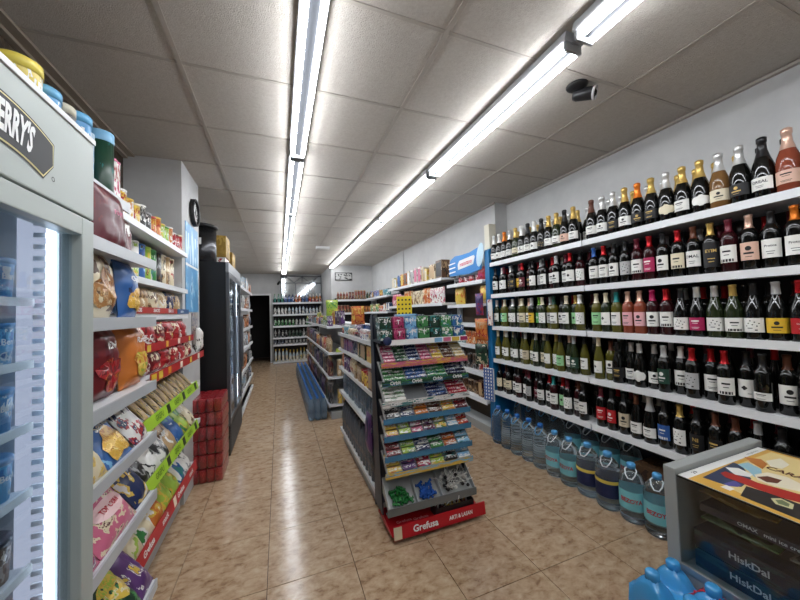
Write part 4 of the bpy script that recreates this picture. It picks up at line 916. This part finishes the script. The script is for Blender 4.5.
_pb = MB().lathe([(0, .004), (.03, 0), (.043, .01), (.043, .08), (.040, .09), (.043, .1), (.043, .2), (.036, .25), (.016, .29), (.0145, .305), (0, .305)], 14).mesh('pet_bottle')
_pc = MB().lathe([(.017, .298), (.017, .318), (.0, .32)], 12).mesh('pet_cap')
def pack6(lab, loc, rz, m_, capm, grp, s=1, nx=2, ny=3, film='pack_film'):
    t = thing('water_pack', lab, 'water pack', loc, rz, grp); t.scale = (s, s, s)
    for a in range(nx):
        for q in range(ny):
            x, y = (a-(nx-1)/2)*.088, (q-(ny-1)/2)*.088
            bo = obj('bottle', _pb, m_, t, loc=(x, y, .0015)); obj('cap', _pc, capm, bo)
    w_, d_ = nx*.044+.003, ny*.044+.003
    obj('film', MB().box(-w_, w_, -d_, d_, .1, .15, b=.01), pane(film, (240, 244, 248), .04, .1), t)
for i in range(5):
    pack6(f'clear six pack of water on the fourth gondola shelf, {nth(i)} from candy rack', (.752, 2.50+.285*i, NZ[3]+.001), 0, PET, CAPL, 'six packs on the gondola', s=.82)
    pack6(f'smoky six pack of bottles on the lowest gondola shelf, {nth(i)} from candy rack', (.755, 2.50+.285*i, NZ[4]+.001), 0, PETD, LIDM['black'], 'six packs on the gondola', s=1.05)
bagp = put(bag_tm(.13, .30, .05, pr_('purple', 'purple', 'navy', sc=2), 61), 'hanging_bag', 'purple bag hanging from the gondola end beside the candy rack', 'bag', (.635, 2.42, .42), W_)
# far gondola
a2 = 'its near end'
fill_row('top of the long gondola', .70, 4.66, 8.5, FZ[0], W_, PAL, ['box', 'bag', 'can'], .13, [.08, .12, .15], G2, a2)
fill_row('back of the long gondola top', .88, 4.66, 8.5, FZ[0], W_, PAL, ['box', 'bag', 'jar'], .16, [.14, .18, .22], G2, a2)
fill_row('second shelf of the long gondola', .69, 4.66, 8.5, FZ[1], W_, DPAL+PAL[:2], ['can', 'jar', 'btl'], .078, [.2, .24], G2, a2)
fill_row('third shelf of the long gondola', .69, 4.66, 8.5, FZ[2], W_, DPAL+[('maroon', 'red', 'white')], ['jar', 'btl', 'can'], .078, [.24, .27], G2, a2)
fill_row('lowest shelf of the long gondola', .69, 4.66, 8.5, FZ[3], W_, DPAL+[('brown', 'tan', 'red')], ['jar', 'btl'], .085, [.28, .3], G2, a2)
for x in (.8, .88, .96):
    for z, hh, c in ((FZ[2], .24, ('tan', 'cream', 'brown')), (FZ[3], .2, ('yellow', 'tan', 'brown')), (FZ[1], .05, ('lime', 'yellow', 'lime'))):
        goods('jar' if hh > .1 else 'box', c, hh, f'{c[0]} {"jar" if hh > .1 else "box"} at long gondola end, {nth(round((x-.8)/.08))} inwards, {nth(FZ.index(z))} shelf down', (x, 4.66, z+.001), S_, G2)
for i in range(19):
    pack6(f'six pack of water on the floor along the long gondola, {nth(i)} along', (.488, 4.74+.189*i, 0), 0, PET, CAPB, 'water packs on the floor along the gondola', s=1.0, nx=3, ny=2)
# bright bags standing on top of the gondolas
put(bag_tm(.22, .32, .08, pr_('lime', 'yellow', 'green', 'white', sc=4), 62), 'snack_bag', 'lime green bag standing on the long gondola', 'snack bag', (.86, 5.6, FZ[0]+.10), -.5, 'bright bags on the gondolas')
put(bag_tm(.16, .22, .08, pr_('orange', 'red', 'yellow', sc=3), 63), 'snack_bag', 'orange bag standing on the gondola behind the candy rack', 'snack bag', (.88, 3.74, NZ[0]+.09), -.3, 'bright bags on the gondolas')
put(boxtm(.3, .2, .12, pr_('navy', 'teal', 'green', 'sky', sc=3)), 'grocery_box', 'dark teal box on top of the gondola beside the orange bag', 'box', (1.12, 3.5, NZ[0]+.03), -.2)
put(boxtm(.2, .16, .2, pr_('sky', 'blue', 'white', sc=2)), 'grocery_box', 'pale blue box standing on the gondola behind the rack', 'box', (1.2, 3.0, NZ[0]+.002), -.2)

# ------------------------------------------------------------------ candy rack at the gondola end
RX0, RX1 = .632, 1.302
rk = thing('candy_rack', 'tall wheeled candy and gum rack at the end of the gondola', 'rack', ((RX0+RX1)/2, 2.12, 0))
RC = (RX0+RX1)/2; RW = (RX1-RX0)/2
RK = mat('rack_navy', (26, 32, 46), .4)
yf = lambda z: -.10+.045*z/1.4          # front of the tiers, local
for s in (-1, 1): obj('side_post', MB().prism([(.0, .12), (.17, .12), (.17, 1.48), (.13, 1.48)], 'x', s*RW-.012*(s > 0), s*RW+.012*(s < 0)), RK, rk)
obj('back_panel', MB().box(-RW, RW, .165, .18, .1, 1.46), mat('rack_back', (70, 74, 80), .5), rk)
def tierbox(s0, s1, x0, x1, t0, t1, zl, th):  # box lying on a tilted tier: s along the slope, t above it
    c, sn = math.cos(th), math.sin(th); b = MB()
    M = Matrix(((1, 0, 0, 0), (0, c, -sn, yf(zl)), (0, sn, c, zl), (0, 0, 0, 1)))
    return b.box(x0, x1, s0, s1, t0, t1, M=M)
LIPS = {'blue': mat('lip_blue', (70, 124, 158), .35), 'white': INKW, 'grey': mat('lip_grey', (110, 112, 110), .4)}
tiers = [  # lip height, lip material, compartments (inks), columns per compartment, rows
 (1.139, pr_('pink', 'orange', 'yellow', 'red', sc=5), [('pink', 'magenta', 'white'), ('dgreen', 'green', 'white'), ('navy', 'blue', 'white'), ('pink', 'magenta', 'white'), ('yellow', 'pink', 'orange'), ('brown', 'maroon', 'red'), ('cream', 'yellow', 'maroon')], 1, 5, 'pink and yellow'),
 (1.015, pr_('dgreen', 'blue', 'green', 'navy', sc=4), [('green', 'dgreen', 'white'), ('blue', 'navy', 'white'), ('green', 'teal', 'white'), ('navy', 'black', 'white')], 2, 5, 'green and blue'),
 (.877, pr_('white', 'grey', 'teal', sc=4), [('white', 'green', 'grey'), None, ('navy', 'blue', 'white'), ('red', 'magenta', 'white')], 2, 5, 'white'),
 (.768, LIPS['blue'], [('black', 'white', 'grey'), ('navy', 'white', 'blue'), ('orange', 'yellow', 'red'), ('brown', 'maroon', 'tan'), ('yellow', 'orange', 'red'), ('maroon', 'red', 'white')], 1, 3, 'first blue'),
 (.653, LIPS['blue'], [('yellow', 'pink', 'orange'), ('lime', 'white', 'green'), ('pink', 'white', 'red'), ('maroon', 'purple', 'red'), ('yellow', 'green', 'lime'), ('sky', 'white', 'blue'), ('red', 'orange', 'white')], 1, 3, 'second blue'),
 (.524, LIPS['blue'], [('dred', 'red', 'pink'), ('lime', 'green', 'yellow'), ('navy', 'white', 'sky'), ('green', 'dgreen', 'yellow'), ('orange', 'red', 'white'), ('sky', 'teal', 'white')], 1, 3, 'third blue'),
 (.417, pr_('yellow', 'sky', 'sky', 'blue', sc=3), [('yellow', 'orange', 'yellow'), ('purple', 'pink', 'white'), ('red', 'magenta', 'pink'), ('lime', 'yellow', 'green'), ('black', 'teal', 'grey'), ('sky', 'white', 'green')], 1, 3, 'yellow and blue')]
TH = math.radians(42)
_gm = {}
for ti, (zl, lm, comps, ncol, nrow, tw) in enumerate(tiers):
    th = TH; Ls = .150 if ti < 3 else .135
    tr = obj('tier', tierbox(0, Ls+.04, -RW+.013, RW-.013, -.006, 0, zl, th), mat('tier_tray', (120, 122, 124), .4), rk)
    lp = obj('lip', MB().box(-RW, RW, yf(zl)-.008, yf(zl)-.004, zl-.022, zl+.016), lm, tr)
    n = len(comps); cw = (2*RW-.03)/n
    for k in range(n+1): obj('divider', tierbox(0, Ls+.03, -RW+.013+k*cw, -RW+.015+k*cw, 0, .02, zl, th), mat('divider_clear', (180, 184, 186), .2), tr)
    if ti in (1, 2):
        for k in range(n): obj('lettering', flatmesh(text_mesh('Orbit', .034, lambda x, y: (-RW+.015+(k+.5)*cw+x, yf(zl)-.0095, zl-.002+y), .03)), INKW, lp)
    for k, c in enumerate(comps):
        if c is None: continue
        pm_ = pk('gum_'+'_'.join(c), [INK_[c[0]], INK_[c[1]], (225, 225, 222)], 1.2, .3, axis=1, mid=.5, half=.2, ls=5)
        for q in range(nrow):
            for j in range(ncol):
                w_ = (cw-.008)/ncol-.003; st = Ls/nrow
                kk = (round(w_, 4), round(st, 4))
                if kk not in _gm: _gm[kk] = MB().box(-w_/2, w_/2, 0, st*.8, 0, .019, b=.003).mesh('gum_pack')
                s_ = .006+q*st; tt_ = .002+R.uniform(0, .006)
                x_ = -RW+.018+k*cw+(j+.5)*(w_+.003)
                o = obj('gum_pack', _gm[kk], pm_)
                o.location = (RC+x_, 2.12+yf(zl)+s_*math.cos(th)-tt_*math.sin(th), zl+s_*math.sin(th)+tt_*math.cos(th)); o.rotation_euler = (th, 0, R.uniform(-.05, .05))
                tag(o, f'{c[0]}-{c[1]} gum pack, {tw} candy tier, {nth(k)} compartment, {nth(q)} row'+((', first column', ', second column')[j] if ncol > 1 else ''), 'gum pack', f'gum packs on the {tw} tier')
# top boxes
ts_ = obj('top_shelf', MB().box(-RW, RW, yf(1.3), .16, 1.285, 1.3), RK, rk)
lp = obj('price_strip', MB().box(-RW+.03, RW-.01, yf(1.3)-.03, yf(1.3)-.026, 1.268, 1.305), INKW, ts_)
for k, c in enumerate(('sky', 'pink', 'yellow', 'magenta')): obj('strip_print', MB().box(.06+.07*k, .12+.07*k, yf(1.3)-.032, yf(1.3)-.03, 1.272, 1.301), LIDM[c], lp)
obj('roundel', MB().lathe([(0, 0), (.03, 0), (.03, .004), (0, .004)], 18, M=Matrix.Translation((-RW+.04, yf(1.3)-.034, 1.3)) @ Euler((math.radians(90), 0, 0)).to_matrix().to_4x4()), LIDM['navy'], ts_)
for lv in range(2):
    for k, c in enumerate((('dgreen', 'teal', 'white'), ('magenta', 'maroon', 'pink'), ('sky', 'blue', 'white'), ('green', 'dgreen', 'white'), ('dgreen', 'black', 'teal'), ('green', 'teal', 'white'), ('blue', 'teal', 'white'))):
        put(boxtm(.084, .1, .078, pr_(*c, sc=2.5), txt='5' if k in (0, 4) else 'T', tsize=.55), 'gum_box', f'{c[0]} gum box on top of the candy rack, {nth(k)} along, {("lower", "upper")[lv]} row', 'gum box', (RC-RW+.05+.0945*k, 2.12+yf(1.3)+.055+.02*lv, 1.3008+lv*.0795), 0, 'gum boxes on top of the candy rack')
# loose sweets tray
tz = .195
ty = obj('sweets_tray', tierbox(0, .22, -RW+.01, RW-.005, -.006, 0, tz, math.radians(36)), mat('tray_pale', (170, 172, 170), .4), rk)
obj('lip', MB().box(-RW, RW, yf(tz)-.03, yf(tz)-.022, tz-.025, tz+.025), LIPS['grey'], ty)
obj('floor_plate', MB().box(-RW, RW, yf(tz)-.022, yf(tz)+.01, tz-.02, tz-.012), LIPS['grey'], ty)
for x in (-RW+.01, -RW+.215, -RW+.40, RW-.01): obj('divider', MB().prism([(yf(tz)-.02, tz-.01), (yf(tz)-.02, tz+.03), (yf(tz)+.12, tz+.16), (yf(tz)+.12, tz+.07)], 'x', x, x+.004), mat('divider_clear', (0, 0, 0)), ty)
sw = MB().lathe([(.004, -.024), (.011, -.022), (.003, -.014), (.008, -.01), (.011, 0), (.008, .01), (.003, .014), (.011, .022), (.004, .024)], 8, M=Euler((0, math.radians(90), 0)).to_matrix().to_4x4()).mesh('sweet')
pop_h = MB().lathe([(0, -.013), (.008, -.010), (.0125, 0), (.008, .01), (0, .013)], 10).mesh('head'); pop_s = MB().tube([(0, 0, .01), (0, 0, .085)], .002, 5).mesh('stick')
c36, s36 = math.cos(math.radians(36)), math.sin(math.radians(36))
def onslope(u, s, t): return (RC+u, 2.12+yf(tz)+s*c36-t*s36, tz+s*s36+t*c36)
for nm, x0, x1, mt, nn in (('green', -RW+.02, -RW+.205, mat('sweet_green', (40, 120, 58), .25), 34), ('blue', -RW+.225, -RW+.39, mat('sweet_blue', (36, 86, 170), .25), 38)):
    for k in range(nn):
        s_ = .02+.1*R.random()**1.3; o = obj('sweet', sw, mt)
        o.location = onslope(R.uniform(x0+.03, x1-.03), s_, .014+.022*R.random()*(1-s_/.13)); o.rotation_euler = (R.uniform(-.6, .6), R.uniform(-.5, .5), R.uniform(0, 3.1))
        tag(o, f'wrapped {nm} sweet in the loose sweets tray of the candy rack', 'sweet', f'{nm} sweets in the tray')
HEADS = [mat('pop_white', (214, 212, 206), .3), mat('pop_black', (40, 38, 40), .3), mat('pop_grey', (120, 120, 116), .3)]
STK = mat('stick_white', (228, 226, 220), .5)
for k in range(46):
    s_ = .02+.13*R.random()
    t = thing('lollipop', 'black and white lollipop in the loose sweets tray', 'lollipop', onslope(R.uniform(-RW+.43, RW-.04), s_, .016+.03*R.random()), R.uniform(-.5, .5), 'lollipops in the tray', rx=R.uniform(-.2, 1.0), ry=R.uniform(-1.3, 1.3))
    obj('head', pop_h, HEADS[k % 3], t); obj('stick', pop_s, STK, t)
# red base with lettering and castors
bs = obj('base', MB().box(-RW+.02, RW+.02, -.10, .17, .045, .06), RED, rk)
obj('deck', MB().prism([(-.135, .05), (.1, .075), (.1, .09), (-.135, .062)], 'x', -RW+.02, RW+.03), RED, bs)
fb = obj('front_board', MB().prism([(-.146, .03), (-.138, .03), (-.128, .112), (-.136, .112)], 'x', -RW+.03, RW+.055), RED, bs)
ff = lambda x, y: (x, -.1425+.122*(y)-.001, .071+y)
obj('lettering', flatmesh(text_mesh('Grefusa', .058, lambda x, y: ff(-.08+x, y), .03)), INKW, fb)
obj('lettering', flatmesh(text_mesh('ARTI & LASAN', .034, lambda x, y: ff(.19+x, y), .03, .85)), INKW, fb)
obj('sticker', MB().prism([(-.1475, .034), (-.1465, .034), (-.137, .108), (-.138, .108)], 'x', -RW+.03, -RW+.085), LIDM['cream'], fb)
for u, v in ((-.2, -.05), (-.08, -.06), (-.2, .03), (-.08, .03)): obj('lettering', flatmesh(text_mesh('Grefusa', .035, lambda x, y: (u+x, v+y, .0718+(v+.1)*.118), .03)), mat('pale_red_ink', (226, 150, 150), .5), bs)
for x in (-RW+.08, RW-.08):
    for y in (-.08, .13): obj('castor', MB().tube([(x-.012, y, .0235), (x+.012, y, .0235)], .023, 14).box(x-.01, x+.01, y-.012, y+.012, .03, .046), BLACK, rk)
lb = thing('lollipop_box', 'black display box of lollipops on the red rack base', 'box', (RC+.16, 2.03, .082), 0)
for nm, a in (('front_wall', (-.15, .15, -.03, -.026, 0, .06)), ('back_wall', (-.15, .15, .056, .06, 0, .07)), ('side_wall', (-.15, -.146, -.026, .056, 0, .065)), ('side_wall', (.146, .15, -.026, .056, 0, .065)), ('floor_card', (-.146, .146, -.026, .056, 0, .004))):
    obj(nm, MB().box(*a), mat('box_black', (30, 26, 28), .4), lb)
for k in range(30):
    t = thing('lollipop', 'lollipop standing in the black box on the red rack base', 'lollipop', (RC+.16+R.uniform(-.135, .13), 2.03+R.uniform(-.012, .045), .105+R.uniform(0, .02)), 0, 'lollipops in the black box', rx=R.uniform(-.1, .7), ry=R.uniform(-.7, .5))
    obj('head', pop_h, (LIDM['maroon'] if k % 3 else LIDM['yellow']), t); obj('stick', pop_s, STK, t)

# ------------------------------------------------------------------ right wall beyond the blue panel
mz = [1.845, 1.56, 1.31, 1.04, .72, .4]
BRK = mat('brown_back', (74, 58, 44), .6)
shelf_unit('snack_stand', 'snack stand with blue shaped sign beside the blue end panel', 2.27, XR2, 3.18, 4.04, mz, 1.95, back=BRK, rail=SHELF, base=.1)
sg = thing('shaped_sign', 'blue shaped snack sign with pink lettering above the stand', 'sign', (2.29, 3.56, 1.95), W_)
pts = [(-.42, .02), (.1, 0), (.33, .03), (.36, .25), (.30, .30), (.1, .27), (-.1, .27), (-.26, .28), (-.38, .24), (-.42, .16)]
obj('board', MB().prism(pts, 'y', -.006, .006), mat('sign_blue', (26, 126, 200), .4), sg)
obj('board_edge', MB().prism([(x*1.02, y*1.03-.004) for x, y in pts], 'y', .006, .01), mat('sign_sky', (150, 200, 232), .4), sg)
obj('leaf', MB().prism([(.335+.07*math.cos(a*math.pi/9)+.03*math.sin(a*math.pi/9), .2+.14*math.sin(a*math.pi/9)) for a in range(18)], 'y', -.012, -.007), mat('sign_pale', (190, 220, 236), .4), sg)
for k in range(3): obj('finger_line', MB().prism([(-.43, .05+.06*k), (-.25, .06+.06*k), (-.25, .075+.06*k), (-.43, .07+.06*k)], 'y', -.009, -.006), INKW, sg)
obj('name_field', MB().prism([(-.18, .08), (.18, .11), (.22, .2), (.2, .22), (-.14, .2), (-.18, .16)], 'y', -.009, -.006), mat('sign_field', (224, 226, 226), .4), sg)
obj('lettering', flatmesh(text_mesh('matutano', .078, lambda x, y: (x+.015, -.0105, .15+y+x*.06), .02, .95)), mat('pink_ink', (206, 60, 96), .5), sg)
G3 = 'snacks on the stand by the blue panel'
fill_row('top shelf of the snack stand', 2.36, 3.2, 4.0, mz[0], W_, [('grey', 'white', 'black'), ('black', 'white', 'grey'), ('red', 'magenta', 'white')], ['bag', 'can'], .13, [.07, .09], G3, 'the blue panel')
put(bag_tm(.2, .17, .09, pr_('red', 'magenta', 'dred', sc=2), 64), 'snack_bag', 'shiny red bag under the blue shaped sign', 'snack bag', (2.35, 3.27, mz[0]+.002), W_, G3)
put(bag_tm(.24, .24, .1, pr_('yellow', 'yellow', 'orange', sc=2), 65), 'snack_bag', 'yellow bag on the second shelf of the snack stand', 'snack bag', (2.38, 3.86, mz[1]+.002), W_, G3)
put(bag_tm(.2, .22, .1, pr_('yellow', 'cream', 'orange', sc=2), 65), 'snack_bag', 'yellow bag beside the blue panel on the snack stand', 'snack bag', (2.36, 3.25, mz[1]+.002), W_, G3)
fill_row('fourth shelf of the snack stand', 2.36, 3.2, 4.0, mz[3], W_, PAL, ['bag'], .13, [.17], G3, 'the blue panel')
fill_row('fifth shelf of the snack stand', 2.36, 3.2, 4.0, mz[4], W_, DPAL+PAL[:4], ['bag'], .13, [.2, .17], G3, 'the blue panel')
fill_row('lowest shelf of the snack stand', 2.36, 3.2, 4.0, mz[5], W_, DPAL+PAL[:4], ['bag', 'box'], .13, [.2, .17], G3, 'the blue panel')
for nm, lab, y, z, w_, h_, c in (('hanging_bag', 'orange snack bag hanging on the blue end panel', 3.17, 1.12, .16, .26, ('orange', 'red', 'tan')), ('hanging_bag', 'dark green and cream bag hanging below the orange bag', 3.19, .84, .16, .24, ('dgreen', 'cream', 'black')),
                              ('hanging_bag', 'purple and red packet hanging beside the name sign', 3.19, 1.42, .1, .26, ('purple', 'red', 'navy'))):
    put(bag_tm(w_, h_, .06, pr_(*c, sc=3.5), 66), nm, lab, 'bag', (2.235, y+.02, z), W_+.5, 'bags hanging on the end panel')
ts = thing('hanging_tea_towel', 'blue and white checked cloth hanging on the blue end panel', 'cloth', (2.285, 3.15, .42), W_+.3)
obj('cloth', MB().box(-.07, .07, -.012, .012, 0, .38, b=.006), INKW, ts)
for k in range(4): obj('stripe', MB().box(-.062+.036*k, -.044+.036*k, -.0135, -.012, .004, .376), mat('check_blue', (54, 84, 150), .6), ts)
for k in range(10): obj('stripe', MB().box(-.068, .068, -.0145, -.013, .01+.038*k, .026+.038*k), mat('check_blue2', (90, 116, 170), .6), ts)
tag(obj('vertical_sign', MB().box(-.04, .04, -.006, .006, 0, .3, b=.003), pr_('white', 'red', 'white', sc=3), loc=(2.28, 3.07, 1.3), rz=W_), 'narrow white and red sign fixed to the blue end panel', 'sign')
shelf_unit('grocery_shelving', 'white grocery shelving on the wall beyond the snack stand', 2.2, XR2, 4.07, 6.5, [1.965, 1.6, 1.25, .9, .5], 2.0, back=DARK)
G4 = 'groceries on the far wall shelving'
c1 = [('cream', 'white', 'tan'), ('white', 'grey', 'pink'), ('brown', 'cream', 'black'), ('yellow', 'white', 'navy'), ('navy', 'blue', 'white'), ('orange', 'brown', 'yellow')]
def bigbox(lab, w, d, h, c, loc): put(boxtm(w, d, h, pr_(*c, sc=2.5), panel=LIDM[c[1]]), 'cereal_box', lab, 'box', loc, W_, G4)
yy = 4.2
for i, (w, h, c) in enumerate([(.2, .27, ('brown', 'black', 'tan')), (.2, .24, ('cream', 'tan', 'brown')), (.09, .2, ('yellow', 'cream', 'orange')), (.09, .24, ('cream', 'tan', 'white')), (.13, .27, ('white', 'pink', 'grey')), (.13, .27, ('white', 'pink', 'grey')), (.13, .26, ('white', 'grey', 'pink')), (.13, .26, ('cream', 'white', 'grey')), (.14, .24, ('orange', 'brown', 'red')), (.14, .24, ('orange', 'yellow', 'cream')), (.16, .24, ('navy', 'blue', 'white')), (.12, .2, ('yellow', 'white', 'tan')), (.14, .22, ('white', 'cream', 'green'))]):
    bigbox(f'{c[0]} and {c[1]} box topping the far wall shelving, {nth(i)} from snack stand', w*.94, .14, h, c, (2.3, yy, 1.966)); yy += w*.94+.02+.02
fill_row('second far wall shelf', 2.28, 4.12, 6.45, 1.6, W_, [('orange', 'red', 'cream'), ('cream', 'orange', 'red'), ('tan', 'orange', 'brown'), ('white', 'red', 'pink'), ('pink', 'white', 'red'), ('cream', 'tan', 'brown')], ['box', 'bag'], .12, [.2, .24, .26], G4, 'snack stand')
fill_row('third far wall shelf', 2.28, 4.12, 6.45, 1.25, W_, PAL, ['box', 'jar'], .13, [.18, .15, .2], G4, 'snack stand')
tg = thing('yellow_sign', 'yellow perforated sign sticking out above the gondola', 'sign', (1.78, 4.5, 1.42), -.5)
obj('board', MB().box(-.115, .115, -.006, .006, 0, .3, b=.003), mat('sign_yellow', (226, 200, 40), .5), tg)
for a in range(4):
    for q in range(4): obj('hole_mark', MB().box(-.095+.055*a, -.07+.055*a, -.0075, -.006, .03+.068*q, .055+.068*q), INKK, tg)
obj('stand_leg', MB().box(-.012, .012, -.01, .01, -1.42, 0), GREYP, tg)
shelf_unit('grocery_shelving', 'white grocery shelving in the far corner of the long wall', 2.2, XR2-.02, 6.56, 8.3, [1.86, 1.5, 1.15, .8, .4], 1.9, back=DARK)
for z, w_ in ((1.86, 'top'), (1.5, 'second')): fill_row(f'{w_} corner shelf of the long wall', 2.29, 6.6, 8.25, z, W_, PAL, ['box', 'jar', 'can'], .12, [.15, .2, .18], 'groceries in the far corner', 'far wall shelving')

# ------------------------------------------------------------------ shelving along the back walls
def back_unit(lab, x0, x1, yfr, yb, zs, top):
    t = thing('back_shelving', lab, 'shelving', ((x0+x1)/2, (yfr+yb)/2, 0)); h = (x1-x0)/2; d = (yb-yfr)/2
    obj('back_panel', MB().box(-h, h, d-.02, d, 0, top), DARK, t)
    for s in (-1, 1): obj('upright', MB().box(s*h-.015, s*h+.015, d-.05, d-.02, 0, top), GREYP, t)
    for z in zs:
        s_ = obj('shelf', MB().box(-h+.003, h-.003, -d+.004, d-.02, z-.03, z), SHELF, t); obj('price_rail', MB().box(-h+.003, h-.003, -d-.004, -d+.004, z-.05, z+.004), SHELF, s_)
    return t
bz = [1.875, 1.51, 1.155, .80, .585, .06]
back_unit('white cleaning product shelving beside the doorway', -.19, 1.32, 10.47, 10.88, bz, 2.0)
cl = [[('teal', 'green', 'white'), ('sky', 'teal', 'white'), ('red', 'white', 'yellow'), ('blue', 'navy', 'white'), ('orange', 'red', 'white')], [('white', 'black', 'grey'), ('white', 'navy', 'sky'), ('teal', 'white', 'green'), ('white', 'blue', 'grey')], [('green', 'dgreen', 'white'), ('white', 'navy', 'grey'), ('grey', 'white', 'navy')], [('black', 'grey', 'white'), ('dgreen', 'black', 'grey'), ('yellow', 'tan', 'white')], [('grey', 'black', 'white'), ('navy', 'white', 'grey')], [('yellow', 'lime', 'green'), ('white', 'yellow', 'teal'), ('white', 'yellow', 'sky'), ('white', 'sky', 'grey')]]
for i, z in enumerate(bz):
    fill_x(f'{nth(i)} cleaning shelf', 10.57, -.17, 1.3, z, cl[i], ['spray', 'btl', 'spray'] if i != 4 else ['can'], .105, [(.27, .25), (.27, .24), (.25, .22), (.24, .21), (.12, .13), (.38, .34)][i], 'cleaning products by the doorway', 'doorway')
back_unit('white back shelving below the small framed picture', 1.4, 2.45, 8.35, 8.72, [1.85, 1.5, 1.15, .75, .3], 1.9)
fill_x('top shelf below the framed picture', 8.43, 1.42, 2.44, 1.85, [('brown', 'tan', 'red'), ('maroon', 'brown', 'tan'), ('dgreen', 'tan', 'brown')], ['jar', 'btl'], .08, [.2, .24], 'jars below the framed picture', 'the corner post')
fill_x('second shelf below the framed picture', 8.43, 1.42, 2.44, 1.5, [('brown', 'tan', 'red'), ('orange', 'brown', 'tan'), ('cream', 'tan', 'brown')], ['jar', 'can'], .085, [.2, .17], 'jars below the framed picture', 'the corner post')
# shelving beyond the black fridge
lz = [1.95, 1.62, 1.3, .98, .66, .34, .1]
shelf_unit('grocery_shelving', 'white grocery shelving beyond the black drinks fridge', -.52, XL, 5.02, 7.2, lz, 2.05, back=DARK)
for i, z in enumerate(lz[:6]):
    fill_row(f'{nth(i)} shelf beyond the black fridge', -.57, 5.06, 7.15, z, E_, [('grey', 'black', 'white'), ('black', 'grey', 'white'), ('brown', 'orange', 'white'), ('grey', 'white', 'sky'), ('navy', 'grey', 'white')], ['box', 'bag', 'btl'], .13, [.18, .22, .2], 'groceries beyond the black fridge', 'black fridge')

# plain words in the descriptions
for o in bpy.data.objects:
    if 'label' in o: o['label'] = o['label'].replace('dgreen', 'dark-green').replace('dred', 'dark-red')
